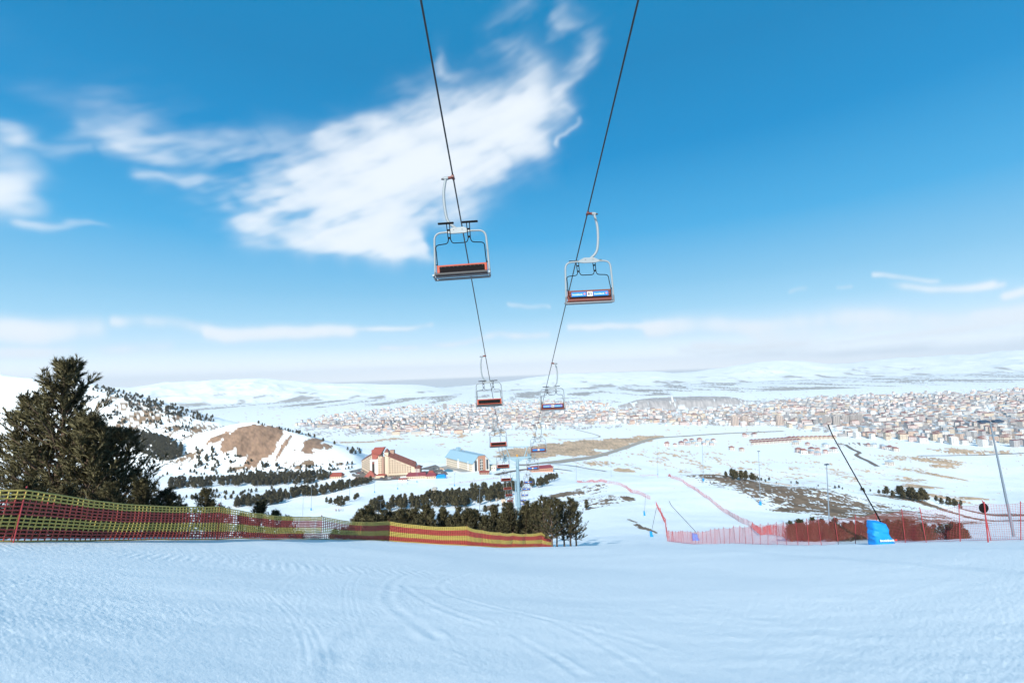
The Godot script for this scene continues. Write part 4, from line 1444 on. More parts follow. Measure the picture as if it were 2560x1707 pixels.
func build_poles() -> void:
	mat("pole_grey", Color(0.20, 0.245, 0.29), 0.45, 0.3)
	mat("lamp_dark", Color(0.055, 0.075, 0.11), 0.4, 0.2)
	mat("cover_blue", Color(0.0, 0.225, 0.62), 0.7)
	# [foot px, foot py, top px, top py, heads, padded, label]
	for q in [
		[1645, 1187, 1642, 1109, 1, true, "floodlight pole with blue pad at the far brow of the piste"],
		[1759, 1203, 1756, 1113, 1, true, "floodlight pole beside the knoll with two blue pads at its foot"],
		[1902, 1263, 1896, 1136, 1, true, "floodlight pole with tall blue pad below the scrubby knoll"],
		[2075, 1326, 2066, 1172, 1, false, "pale floodlight pole rising from the low pine bushes"],
		[1528, 1192, 1526, 1131, 1, false, "thin floodlight pole at the end of the left piste net"],
		[1441, 1206, 1441, 1150, 1, false, "thin floodlight pole by the group of skiers"],
		[777, 1276, 776, 1222, 1, true, "floodlight pole with blue pad beside the slanting wood"],
		[756, 1290, 756, 1243, 1, false, "floodlight pole without pad below the slanting wood"],
		[873, 1255, 873, 1206, 1, false, "floodlight pole by two small pines on the piste"],
		[936, 1232, 935, 1190, 1, true, "floodlight pole with blue pad below the car park"],
		[994, 1223, 994, 1200, 1, true, "short padded pole at the end of the dark cable"],
		[721, 1220, 721, 1193, 1, false, "floodlight pole in the upper wood"],
		[643, 1230, 643, 1204, 1, false, "floodlight pole left of the upper wood's middle"],
		[780, 1226, 780, 1197, 4, false, "lattice-headed pole between the two left woods"],
		[1199, 1276, 1197, 1224, 4, false, "double-headed floodlight pole in front of the long wood"],
		[951, 1280, 951, 1253, 4, false, "double-headed floodlight pole at the wood's left end"],
		[1042, 1206, 1042, 1163, 1, true, "floodlight pole in front of the dark red roof"],
		[1136, 1215, 1136, 1186, 1, true, "floodlight pole beside the little wooden hut"],
		[552, 1258, 552, 1234, 1, false, "floodlight pole at the lower left wood"]]:
		var p := ground(q[0], q[1])
		var d := -p.z
		var high: float = (q[1] - q[3]) * d / F * 1.02
		make_pole(p, high, (q[2] - q[0]) / (q[1] - q[3]) + 0.037, q[4], q[5], q[6], "floodlight poles along the pistes")
	var p := ground(2534, 1312)
	p = on_ground(2534, 60.0, 1312)
	make_pole(p, (1314 - 1037) * 60.0 / F, -0.105, 4, false, "tall steel floodlight pole standing behind the right-hand net", "floodlight poles along the pistes")
	# snow lances
	var f := on_ground(2206, 32.3, 1352)
	var tip := []
	for q in [[2203, 1305], [2192, 1284], [2084, 1092], [2071, 1062]]: tip.append(at(q[0], q[1], 32.3) - f)
	make_lance(f, tip, 1.38, 1.62, true, "snow lance with long black pipe and large blue lettered cover")
	f = ground(1741, 1351)
	tip = []
	for q in [[1744, 1338], [1738, 1327], [1679, 1264], [1673, 1252]]: tip.append(at(q[0], q[1], -f.z) - f)
	make_lance(f, tip, 1.35, 1.5, false, "snow lance with slanting pipe standing at the red net")
	f = ground(1630, 1342)
	tip = []
	for q in [[1630, 1330], [1631, 1320], [1641, 1272], [1642, 1268]]: tip.append(at(q[0], q[1], -f.z) - f)
	make_lance(f, tip, 0.9, 1.6, false, "snow lance with upright pipe beside the dark earth patch")
	f = ground(1612, 1289)
	tip = []
	for q in [[1611, 1284], [1612, 1272], [1614, 1246], [1614, 1240]]: tip.append(at(q[0], q[1], -f.z) - f)
	make_lance(f, tip, 0.8, 2.1, false, "small blue-covered lance above the snow bank")
	# round board seen from behind
	f = on_ground(2469, 25.6, 1327)
	var t := thing("round_sign", "black round signboard seen from behind on a red post", "sign", f)
	var b := MB.new()
	b.tube([Vector3(0, -0.2, 0), Vector3(0, 2.05, 0)], 0.032, 7)
	put(b.mesh(), "post", M.post_red, t)
	b = MB.new()
	b.tube([Vector3(0.0, 1.72, -0.045), Vector3(0.0, 1.72, -0.065)], 0.25, 24)
	put(b.mesh(), "disc", M.pad_black, t)

# ------------------------------------------------------------------ hotels and the base of the slope
func wing(parent: Node3D, where: Vector3, turn: float, ln: float, h0: float, h1: float, deep: float, ridge: float, win0: float, flip: bool, floors := 9) -> void:
	# a wing whose roof falls from h0 to h1 along its length; x along, z out of the facade; flip: tall end at x = ln
	var b := MB.new()
	var ha := h1 if flip else h0
	var hb := h0 if flip else h1
	b.hexa([Vector3(0, -4, 0), Vector3(ln, -4, 0), Vector3(ln, -4, -deep), Vector3(0, -4, -deep), Vector3(0, ha, 0), Vector3(ln, hb, 0), Vector3(ln, hb, -deep), Vector3(0, ha, -deep)])
	for q in [[0.0, ha, -1.0], [ln, hb, 1.0]]:      # gables
		var p := [Vector3(q[0], q[1], 0), Vector3(q[0], q[1], -deep), Vector3(q[0], q[1] + ridge, -deep * 0.5)]
		if q[2] > 0: b.tri(p[0], p[2], p[1])
		else: b.tri(p[0], p[1], p[2])
	var w := put(b.mesh(), "wing", M.hotel_cream, parent)
	w.position = where
	w.rotation.y = turn
	b = MB.new()
	for s in 2:
		var z0 := 0.9 if s == 0 else -deep - 0.9
		var lo := [Vector3(-0.8, ha - 0.45, z0), Vector3(ln + 0.8, hb - 0.45, z0), Vector3(ln + 0.8, hb + ridge, -deep * 0.5), Vector3(-0.8, ha + ridge, -deep * 0.5)]
		if s == 1: lo = [lo[1], lo[0], lo[3], lo[2]]
		var hi := lo.map(func(p): return p + Vector3(0, 0.5, 0))
		b.hexa(lo + hi)
	put(b.mesh(), "roof", M.hotel_roof, w)
	var wb := MB.new()
	wb.bbox(Vector3.ZERO, Vector3(1.9, 1.95, 0.16), 0.05)
	var wm := wb.mesh()
	var wb2 := MB.new()
	wb2.bbox(Vector3.ZERO, Vector3(1.55, 1.75, 0.16), 0.05)
	var n := int((ln - 3.0) / 3.65)
	for k in n:
		var x := 3.2 + k * 3.65
		var top := lerpf(ha, hb, x / ln) - 2.2
		for j in floors:
			var y := win0 + j * 3.35
			if y > top: break
			var o := put(wm, "window", M.hotel_window if rng.randf() < 0.65 else M.hotel_window2, w)
			o.position = Vector3(x, y, 0.03)
	for k in int(ln / 3.2):      # ground floor openings
		var o := put(wm, "window", M.hotel_window, w)
		o.position = Vector3(2.0 + k * 3.2, 1.6, 0.04)
		o.scale = Vector3(1.3, 1.1, 1)
	b = MB.new()
	for j in 8:
		var y := 4.4 + j * 3.35
		var reach := ln
		if y > minf(ha, hb): reach = ln * clampf((maxf(ha, hb) - y - 0.6) / absf(ha - hb), 0.0, 1.0)
		if reach > 2.0: b.box(Vector3(reach * 0.5 if not flip else ln - reach * 0.5, y, 0.01), Vector3(reach, 0.14, 0.08))
	put(b.mesh(), "string_course", M.hotel_band, w)
	if not flip:
		for k in 5:
			var x := 11.0 + k * 6.9
			b = MB.new()
			var y := lerpf(ha, hb, x / ln) + ridge * 0.62
			b.bbox(Vector3(x, y + 0.5, -deep * 0.22), Vector3(1.6, 1.5, 2.2), 0.1)
			put(b.mesh(), "dormer", M.hotel_roof, w)

func block(parent: Node3D, called: String, m: Material, x0: float, x1: float, y0: float, y1: float, z0: float, z1: float) -> MeshInstance3D:
	var b := MB.new()
	b.bbox(Vector3((x0 + x1) * 0.5, (y0 + y1) * 0.5, (z0 + z1) * 0.5), Vector3(x1 - x0, y1 - y0, z1 - z0), 0.12)
	return put(b.mesh(), called, m, parent)

func roof_hip(parent: Node3D, m: Material, x0: float, x1: float, z0: float, z1: float, y: float, rise: float, inset: float, over := 0.6) -> MeshInstance3D:
	var b := MB.new()
	x0 -= over; x1 += over; z0 -= over; z1 += over
	var zm := (z0 + z1) * 0.5
	b.hexa([Vector3(x0, y - 0.25, z1), Vector3(x1, y - 0.25, z1), Vector3(x1, y - 0.25, z0), Vector3(x0, y - 0.25, z0), Vector3(x0, y, z1), Vector3(x1, y, z1), Vector3(x1, y, z0), Vector3(x0, y, z0)])
	var a := Vector3(x0 + inset, y + rise, zm)
	var c := Vector3(x1 - inset, y + rise, zm)
	b.quad(Vector3(x0, y, z1), a, c, Vector3(x1, y, z1))
	b.quad(Vector3(x1, y, z0), c, a, Vector3(x0, y, z0))
	b.tri(Vector3(x1, y, z1), c, Vector3(x1, y, z0))
	b.tri(Vector3(x0, y, z0), a, Vector3(x0, y, z1))
	return put(b.mesh(), "roof", m, parent)

func small_windows(parent: Node3D, m: Material, x0: float, x1: float, n: int, y: float, z: float, w := 1.2, h := 1.3) -> void:
	var b := MB.new()
	b.bbox(Vector3.ZERO, Vector3(w, h, 0.12), 0.03)
	var mesh := b.mesh()
	for k in n:
		put(mesh, "window", m, parent).position = Vector3(lerpf(x0, x1, (k + 0.5) / n), y, z + 0.02)

func build_hotels() -> void:
	rng.seed = 77
	mat("hotel_cream", Color(0.58, 0.455, 0.335), 0.85)
	mat("hotel_band", Color(0.50, 0.38, 0.26), 0.85)
	mat("hotel_roof", Color(0.155, 0.052, 0.038), 0.7)
	mat("hotel_roof_red", Color(0.26, 0.055, 0.035), 0.7)
	mat("hotel_window", Color(0.035, 0.022, 0.016), 0.3)
	mat("hotel_window2", Color(0.12, 0.075, 0.052), 0.3)
	mat("white_wall", Color(0.66, 0.66, 0.65), 0.8)
	mat("column_brown", Color(0.33, 0.20, 0.145), 0.8)
	mat("blue_roof", Color(0.24, 0.38, 0.47), 0.5)
	mat("teal_roof", Color(0.05, 0.14, 0.20), 0.45)
	mat("cream2", Color(0.60, 0.54, 0.44), 0.85)
	mat("brick", Color(0.42, 0.215, 0.14), 0.85)
	mat("grey_roof", Color(0.30, 0.29, 0.27), 0.85)
	mat("pale_canopy", Color(0.42, 0.45, 0.45), 0.7)
	mat("glass_dark", Color(0.045, 0.055, 0.065), 0.15)
	mat("dark_red_roof", Color(0.20, 0.035, 0.045), 0.7)
	mat("asphalt", Color(0.14, 0.125, 0.11), 0.95)
	# --- the stepped brown-roofed hotel
	var c := Vector3(-189.0, 0, -700.0)
	c.y = height(c.x, c.z)
	var h := thing("hotel", "big cream hotel with stepped facade and steep falling brown roof", "hotel", c)
	wing(h, Vector3(0, 0, 0), 0.03, 42.5, 32.0, 12.5, 16.0, 6.0, 6.2, false)
	var th := atan2(55.0, 34.0)
	wing(h, Vector3(-56.0, -2.0, -70.0), -th + 0.0, 60.0, 32.0, 15.0, 17.0, 5.5, 7.0, true)
	block(h, "stair_tower", M.hotel_cream, -0.4, 5.0, -3, 35.5, -8, 0.6)
	roof_hip(h, M.hotel_roof, -0.4, 5.0, -8, 0.6, 35.6, 4.5, 2.4, 0.4)
	block(h, "chimney_block", M.column_brown, 5.2, 11.5, 27, 37.0, -13, -6)
	var b := MB.new()
	b.tube([Vector3(-2.2, -3, 1.2), Vector3(-2.2, 29.5, 1.2)], 2.0, 14)
	put(b.mesh(), "column", M.column_brown, h)
	var bay := block(h, "bay", M.hotel_cream, -10.0, -4.0, -3, 27.5, -9, 0.4)
	for k in 2:
		b = MB.new()
		var x0 := -10.0 + k * 3.0
		b.hexa([Vector3(x0, 27.5, 0.5), Vector3(x0 + 3, 27.5, 0.5), Vector3(x0 + 3, 27.5, -6), Vector3(x0, 27.5, -6), Vector3(x0 + 1.45, 30.8, 0.5), Vector3(x0 + 1.55, 30.8, 0.5), Vector3(x0 + 1.55, 30.8, -6), Vector3(x0 + 1.45, 30.8, -6)])
		put(b.mesh(), "gable", M.hotel_cream, bay)
		small_windows(bay, M.hotel_window, x0, x0 + 3.0, 1, 26.0, 0.4)
		for j in 7: small_windows(bay, M.hotel_window if (j + k) % 3 else M.hotel_window2, x0, x0 + 3.0, 1, 5.0 + j * 3.05, 0.4, 1.5, 1.6)
	block(h, "recess_wall", M.white_wall, -22.5, -10.1, -3, 25.0, -20, -3.0)
	block(h, "glass_shaft", M.hotel_window, -19.5, -16.0, 5.0, 22.0, -4, -2.6)
	b = MB.new()
	b.hexa([Vector3(-18.2, 19.0, -1.2), Vector3(-17.2, 19.0, -1.2), Vector3(-17.2, 19.0, -3.2), Vector3(-18.2, 19.0, -3.2), Vector3(-23.5, 37.0, -14.0), Vector3(-7.0, 37.0, -12.0), Vector3(-7.0, 38.0, -22.0), Vector3(-23.5, 37.0, -22.0)])
	b.hexa([Vector3(-22.6, 33.0, -10.0), Vector3(-8.0, 31.0, -4.0), Vector3(-8.0, 30.0, -12), Vector3(-22.6, 33.0, -14.0), Vector3(-20.0, 40.0, -18.0), Vector3(-4.0, 41.0, -16.0), Vector3(-4.0, 40.0, -22), Vector3(-20.0, 40.0, -22.0)])
	put(b.mesh(), "valley_roof", M.hotel_roof_red, h)
	block(h, "porch", M.hotel_cream, -21.0, 1.0, -4, 4.0, 0.8, 9.0)
	roof_hip(h, M.hotel_roof_red, -26.5, -12.0, 0.9, 10.0, 3.5, 8.0, 7.2)
	roof_hip(h, M.hotel_roof_red, -11.0, 2.0, 0.9, 8.0, 4.1, 1.8, 3.0)
	block(h, "end_pavilion", M.column_brown, 43.0, 50.0, -4, 11.0, -14, -1)
	roof_hip(h, M.hotel_roof, 42.6, 51.0, -15, 0.0, 11.1, 3.5, 3.5)
	for k in 3: block(h, "pier", M.white_wall, 43.6 + k * 2.2, 44.3 + k * 2.2, -4, 10.4, -0.9, -0.3)
	# --- the blue-roofed hotel
	var e := Vector3(-66.0, 0, -735.0)
	var dirx := Vector3(0.58, 0, 0.81).normalized()
	var turn := atan2(-dirx.z, dirx.x)
	e.y = height(e.x, e.z)
	var g := thing("hotel", "long hotel with pale blue pitched roof and brick gable end", "hotel", e, turn)
	var ey := -129.0 - e.y
	b = MB.new()
	b.hexa([Vector3(-86, -12, 0), Vector3(0, -12, 0), Vector3(0, -12, -30), Vector3(-86, -12, -30), Vector3(-86, ey, 0), Vector3(0, ey, 0), Vector3(0, ey, -30), Vector3(-86, ey, -30)])
	for q in [[-86.0, -1], [0.0, 1]]:
		var p := [Vector3(q[0], ey, 0), Vector3(q[0], ey, -30), Vector3(q[0], ey + 10, -21), Vector3(q[0], ey + 10, -9.5)]
		if q[1] > 0: b.quad(p[0], p[3], p[2], p[1])
		else: b.quad(p[0], p[1], p[2], p[3])
	var wall := put(b.mesh(), "wall", M.cream2, g)
	b = MB.new()
	for q in [[1.2, ey - 1.2, -9.5, ey + 10.0], [-9.5, ey + 10.0, -21.0, ey + 10.0], [-21.0, ey + 10.0, -31.2, ey - 1.2]]:
		var lo := [Vector3(-88, q[1], q[0]), Vector3(1.3, q[1], q[0]), Vector3(1.3, q[3], q[2]), Vector3(-88, q[3], q[2])]
		b.hexa(lo + lo.map(func(p): return p + Vector3(0, 0.55, 0)))
	var rf := put(b.mesh(), "roof", M.blue_roof, g)
	block(rf, "roof_turret", M.blue_roof, -74, -68, ey + 9, ey + 15, -18, -12)
	block(rf, "roof_vent", M.chair_white, -60, -58.6, ey + 9, ey + 14, -14, -12.6)
	block(rf, "roof_vent", M.chair_white, -48, -46.8, ey + 9, ey + 12, -14, -12.8)
	for j in 4: small_windows(wall, M.hotel_window if j % 2 else M.hotel_window2, -84, -48, 11, ey - 3.0 - j * 3.3, 0.0, 1.5, 1.7)
	for j in 4: small_windows(wall, M.hotel_window2 if j % 2 else M.hotel_window, -42, -3, 11, ey - 3.0 - j * 3.3, 0.0, 1.5, 1.7)
	for x in [-46.0, -43.4, -14.0]: block(wall, "pilaster", M.white_wall, x, x + 1.6, -10, ey + 1.0, 0.05, 1.0)
	block(wall, "glass_bay", M.glass_dark, 0.02, 0.5, 0.0, ey + 3.0, -7.0, -3.0)
	block(wall, "glass_bay", M.glass_dark, 0.02, 0.5, 0.0, ey + 2.5, -27.5, -24.0)
	for z in [-8.2, -2.2, -28.6, -23.2]: block(wall, "pilaster", M.white_wall, 0.02, 0.8, -6, ey + (6.0 if z < -6 and z > -26 else 1.0), z - 0.5, z + 0.5)
	block(wall, "brick_panel", M.brick, 0.03, 0.7, -6, ey + 9.2, -12.2, -9.2)
	block(wall, "brick_panel", M.brick, 0.03, 0.7, -6, ey + 9.2, -22.2, -18.0)
	block(wall, "brick_panel", M.brick, 0.03, 0.7, ey + 4.8, ey + 9.2, -17.9, -12.3)
	for j in 4:
		for z in [-13.6, -16.6]:
			var o := block(wall, "window", M.glass_dark, 0.02, 0.3, ey + 1.4 - j * 4.2, ey + 4.0 - j * 4.2, z - 0.9, z + 0.9)
			o.position.x += 0.0
	for j in 4: block(wall, "balcony", M.white_wall, 0.05, 1.0, ey + 0.6 - j * 4.2, ey + 1.1 - j * 4.2, -17.6, -12.4)
	# low annexes, canopy and tilted roof in front
	var a1 := block(g, "annex", M.cream2, -84, -46, -12, ey - 15.0, 0.2, 13)
	block(a1, "annex_roof", M.grey_roof, -85, -45, ey - 14.95, ey - 14.3, 0.3, 14)
	small_windows(a1, M.brick, -83, -47, 12, ey - 16.8, 13.0, 1.8, 2.0)
	a1 = block(g, "annex", M.cream2, -40, -6, -12, ey - 13.0, 0.2, 12)
	block(a1, "annex_roof", M.grey_roof, -41, -5, ey - 12.95, ey - 12.3, 0.3, 13)
	small_windows(a1, M.brick, -39, -7, 10, ey - 15.0, 12.0, 1.8, 2.2)
	a1 = block(g, "annex", M.cream2, -90, -52, -12, ey - 19.0, 13.3, 24)
	block(a1, "annex_roof", M.grey_roof, -91, -51, ey - 18.95, ey - 18.4, 13.4, 25)
	small_windows(a1, M.glass_dark, -88, -54, 9, ey - 20.6, 24.0, 2.0, 1.6)
	a1 = block(g, "terrace", M.pale_canopy, -34, 10, ey - 17.2, ey - 16.5, 12.5, 34)
	for k in 9: block(a1, "terrace_pier", M.cream2, -33 + k * 5.1, -32 + k * 5.1, -12, ey - 17.22, 32.6, 33.4)
	b = MB.new()
	b.hexa([Vector3(-48, ey - 17, 30), Vector3(-30, ey - 17, 30), Vector3(-30, ey - 17, 17), Vector3(-48, ey - 17, 17), Vector3(-47, ey - 12, 20), Vector3(-31, ey - 12, 20), Vector3(-31, ey - 11.8, 17), Vector3(-47, ey - 11.8, 17)])
	put(b.mesh(), "tilted_roof", M.teal_roof, g)
	block(g, "entrance_hall", M.glass_dark, 0.8, 8, -6, ey - 12.5, -19, -11)
	# --- lodges and sheds around
	var lodge := func(px0: float, px1: float, py: float, dd: float, deep: float, wallh: float, rise: float, rm: Material, wm: Material, label: String, cat := "building", turnv := 0.0) -> Node3D:
		var p0 := on_ground((px0 + px1) * 0.5, dd, py)
		var w: float = (px1 - px0) * dd / F
		var t := thing("lodge", label, cat, p0, turnv)
		block(t, "wall", wm, -w * 0.5, w * 0.5, -3, wallh, -deep, 0)
		roof_hip(t, rm, -w * 0.5, w * 0.5, -deep, 0, wallh + 0.26, rise, minf(2.0, w * 0.2))
		small_windows(t, M.hotel_window, -w * 0.46, w * 0.46, maxi(2, int(w / 3.2)), wallh * 0.5, 0.0, 1.4, 1.5)
		return t
	lodge.call(1016, 1064, 1197, 655, 13, 4.0, 3.6, M.dark_red_roof, M.hotel_cream, "long lodge with dark red roof at the foot of the brown-roofed hotel")
	lodge.call(1065, 1089, 1197, 648, 11, 3.4, 3.2, M.dark_red_roof, M.hotel_cream, "shorter dark red roofed lodge beside the blue tent")
	lodge.call(1070, 1083, 1187, 690, 9, 3.6, 3.4, M.hotel_roof_red, M.hotel_cream, "small red-roofed house behind the dark red lodge")
	lodge.call(823, 852, 1180, 720, 14, 3.0, 4.5, M.hotel_roof_red, M.hotel_cream, "low pavilion with wide red roof left of the brown-roofed hotel")
	lodge.call(884, 900, 1192, 665, 8, 3.0, 2.5, M.column_brown, M.hotel_cream, "small brown-roofed cabin below the car park")
	lodge.call(996, 1016, 1201, 640, 6, 2.6, 1.2, M.hotel_roof_red, M.white_wall, "low ski-school cabin with red roof beside the piste")
	lodge.call(1080, 1090, 1220, 500, 5, 2.6, 2.0, M.grey_roof, M.hotel_cream, "little wooden hut alone on the piste")
	lodge.call(1330, 1384, 1176, 760, 16, 5.0, 3.4, M.dark_red_roof, M.brick, "long shed with dull crimson roof behind the lift tower", "building", 0.25)
	lodge.call(1198, 1222, 1176, 690, 10, 2.8, 1.5, M.hotel_roof_red, M.column_brown, "dark cafe terrace with red-brown roof beside the brick gable")
	lodge.call(1215, 1240, 1170, 760, 14, 7.0, 1.0, M.cream2, M.cream2, "plain cream block right of the brick gable")
	lodge.call(1254, 1262, 1247, 345, 4, 3.2, 1.0, M.hotel_cream, M.hotel_cream, "small sand-coloured lift hut beside the stone wall")
	# blue tent
	var tp := on_ground(1103, 650, 1195)
	var tent := thing("tent", "bright blue marquee tent beside the dark red lodge", "tent", tp)
	b = MB.new()
	b.hexa([Vector3(-6, 0, 3.5), Vector3(6, 0, 3.5), Vector3(6, 0, -3.5), Vector3(-6, 0, -3.5), Vector3(-6, 2.6, 3.5), Vector3(6, 2.6, 3.5), Vector3(6, 2.6, -3.5), Vector3(-6, 2.6, -3.5)])
	put(b.mesh(), "tent_wall", M.cover_blue, tent)
	roof_hip(tent, M.cover_blue, -6, 6, -3.5, 3.5, 2.86, 2.2, 2.5)
	# stone wall by the lift hut, built of rough stones
	var sw := thing("stone_wall", "pale rough stone wall slanting up to the small lift hut", "wall", ground(1248, 1250))
	mat("stone", Color(0.42, 0.36, 0.29), 0.9)
	var s0: Vector3 = ground(1240, 1254) - sw.position
	var s1: Vector3 = ground(1254, 1244) - sw.position
	for k in 26:
		b = MB.new()
		var p := s0.lerp(s1, rng.randf()) + Vector3(rnd(-0.4, 0.4), rnd(0.0, 2.6), rnd(-0.4, 0.4))
		b.bbox(p, Vector3(rnd(0.9, 1.6), rnd(0.6, 1.0), rnd(0.9, 1.5)), 0.25, Basis(Vector3.UP, rng.randf() * 3.0))
		put(b.mesh(), "stone", M.stone, sw)
	# car park with cars
	b = MB.new()
	var lots := []
	for q in [[[872, 1178], [905, 1170], [915, 1190], [1000, 1190], [1000, 1199], [960, 1202], [915, 1200], [880, 1190]], [[1050, 1172], [1088, 1162], [1110, 1172], [1120, 1186], [1085, 1190], [1050, 1186]]]:
		var ps := []
		for p in q: ps.append(ground(p[0], p[1]) + Vector3(0, 0.3, 0))
		lots.append(ps)
		var ctr := Vector3.ZERO
		for p in ps: ctr += p / ps.size()
		for k in ps.size():
			var a: Vector3 = ps[k]
			var d: Vector3 = ps[(k + 1) % ps.size()]
			for j in 6:      # strips that follow the ground
				var t0 := j / 6.0
				var t1 := (j + 1) / 6.0
				var f := [ctr.lerp(a, t0), ctr.lerp(a, t1), ctr.lerp(d, t1), ctr.lerp(d, t0)]
				for i in 4: f[i].y = height(f[i].x, f[i].z) + 0.35
				b.quad(f[0], f[1], f[2], f[3])
	put(b.mesh(), "car_park", M.asphalt).set_meta("kind", "structure")
	var paints := [Color(0.75, 0.76, 0.77), Color(0.05, 0.05, 0.055), Color(0.25, 0.27, 0.29), Color(0.30, 0.03, 0.03), Color(0.05, 0.09, 0.2)]
	var names := ["white", "black", "grey", "dark red", "dark blue"]
	var protos := []
	for k in 5:
		var pm := mat("paint_%d" % k, paints[k], 0.3)
		var t := thing("parked_car", "%s car parked in the car park by the hotels" % names[k], "car", Vector3.ZERO, 0, "%s parked cars" % names[k])
		b = MB.new()
		b.bbox(Vector3(0, 0.62, 0), Vector3(4.3, 0.62, 1.75), 0.15)
		put(b.mesh(), "body", pm, t)
		b = MB.new()
		b.hexa([Vector3(-1.5, 0.92, 0.8), Vector3(1.2, 0.92, 0.8), Vector3(1.2, 0.92, -0.8), Vector3(-1.5, 0.92, -0.8), Vector3(-1.1, 1.45, 0.65), Vector3(0.6, 1.45, 0.65), Vector3(0.6, 1.45, -0.65), Vector3(-1.1, 1.45, -0.65)])
		put(b.mesh(), "cabin", M.glass_dark, t)
		for x in [-1.35, 1.35]:
			for z in [-0.8, 0.8]:
				b = MB.new()
				b.tube([Vector3(x, 0.32, z - 0.1), Vector3(x, 0.32, z + 0.1)], 0.32, 10)
				put(b.mesh(), "wheel", M.pad_black, t)
		protos.append(t)
	var spots := []
	for k in 34:
		var q := [rnd(878, 908), rnd(1174, 1188)] if k < 10 else ([rnd(925, 998), rnd(1192, 1199)] if k < 24 else [rnd(1058, 1112), rnd(1168, 1185)])
		spots.append(q)
	for k in spots.size():
		var p := ground(spots[k][0], spots[k][1]) + Vector3(0, 0.4, 0)
		p.y = height(p.x, p.z) + 0.4
		var pr: Node3D = protos[k % 5]
		if k < 5:
			pr.position = p
			pr.rotation.y = 0.3
		else:
			dup(pr, p, rnd(-0.2, 0.5) + (PI / 2 if k % 3 == 0 else 0.0))

# ------------------------------------------------------------------ skiers, a few pixels each
func build_people() -> void:
	rng.seed = 91
	var coats := [["red", Color(0.45, 0.03, 0.03)], ["dark", Color(0.03, 0.035, 0.05)], ["orange", Color(0.5, 0.13, 0.02)], ["blue", Color(0.03, 0.12, 0.4)]]
	mat("trousers", Color(0.035, 0.035, 0.045), 0.8)
	mat("skin", Color(0.5, 0.3, 0.21), 0.6)
	var protos := []
	for c in coats:
		var m := mat("coat_" + c[0], c[1], 0.8)
		var t := thing("person", "skier in a %s jacket standing on the distant piste" % c[0], "person", Vector3.ZERO, 0, "skiers in %s jackets" % c[0])
		var b := MB.new()
		b.tube([Vector3(0, 0.80, 0), Vector3(0, 1.0, 0), Vector3(0, 1.28, 0), Vector3(0, 1.45, 0), Vector3(0, 1.54, 0)], [0.17, 0.16, 0.21, 0.17, 0.07], 9)
		for s in [-1.0, 1.0]:
			b.tube([Vector3(s * 0.19, 1.42, 0), Vector3(s * 0.30, 1.15, 0.03), Vector3(s * 0.27, 0.92, 0.18)], [0.075, 0.06, 0.045], 6)
		var body := put(b.mesh(), "jacket", m, t)
		b = MB.new()
		for s in [-1.0, 1.0]:
			b.tube([Vector3(s * 0.09, 0.86, 0), Vector3(s * 0.11, 0.46, 0.05), Vector3(s * 0.12, 0.08, 0)], [0.105, 0.075, 0.065], 7)
			b.bbox(Vector3(s * 0.12, 0.07, 0.05), Vector3(0.11, 0.14, 0.3), 0.03)
		put(b.mesh(), "trousers", M.trousers, t)
		b = MB.new()
		b.tube([Vector3(0, 1.50, 0), Vector3(0, 1.56, 0), Vector3(0, 1.64, 0.01), Vector3(0, 1.72, 0), Vector3(0, 1.775, -0.01)], [0.055, 0.075, 0.098, 0.09, 0.03], 9)
		put(b.mesh(), "head", M.skin, t)
		b = MB.new()
		b.tube([Vector3(0, 1.68, -0.01), Vector3(0, 1.74, -0.01), Vector3(0, 1.80, -0.015)], [0.108, 0.1, 0.03], 9)
		put(b.mesh(), "helmet", M.pad_black, t)
		for s in [-1.0, 1.0]:
			b = MB.new()
			b.box(Vector3(s * 0.12, 0.0, 0.12), Vector3(0.09, 0.03, 1.6))
			put(b.mesh(), "ski", M.pad_black, t)
		protos.append(t)
	var spots := [[838, 1278], [841, 1278], [846, 1277], [848, 1278], [852, 1277], [857, 1277], [1448, 1203], [1453, 1203], [1457, 1202], [1460, 1203], [1005, 1212], [1018, 1210], [1185, 1199], [1233, 1196], [1175, 1206], [1150, 1207]]
	for k in spots.size():
		var p := ground(spots[k][0], spots[k][1]) + Vector3(0, 0.02, 0)
		if k < 4:
			protos[k].position = p
			protos[k].rotation.y = rng.randf() * TAU
		else: dup(protos[[0, 0, 2, 1, 0, 3][k % 6]], p, rng.randf() * TAU)

# ------------------------------------------------------------------ the town on the plain
func proj(p: Vector3) -> Vector2:
	var q := cam_basis.inverse() * p
	return Vector2(1280.0 + F * q.x / -q.z, 853.5 - F * q.y / -q.z)

var city_protos := {}
var wall_mats := []
var roof_mats := []
var wall_cols := [Color(0.52, 0.47, 0.42), Color(0.58, 0.57, 0.55), Color(0.50, 0.36, 0.28), Color(0.50, 0.41, 0.39), Color(0.36, 0.35, 0.35), Color(0.52, 0.44, 0.34)]
var wall_names := ["cream", "white", "orange", "pale pink", "grey", "sand"]
var roof_cols := [Color(0.24, 0.10, 0.08), Color(0.16, 0.05, 0.05), Color(0.28, 0.36, 0.42), Color(0.31, 0.29, 0.28), Color(0.72, 0.72, 0.72), Color(0.27, 0.13, 0.10)]
var roof_names := ["red", "dark red", "blue-grey", "grey", "snowy", "rust"]
var shapes := [Vector3(24, 18, 14), Vector3(36, 16, 13), Vector3(17, 22, 16), Vector3(48, 15, 13), Vector3(11, 7, 10)]
var shape_words := ["apartment block", "long apartment block", "tall apartment block", "very long apartment block", "small house"]

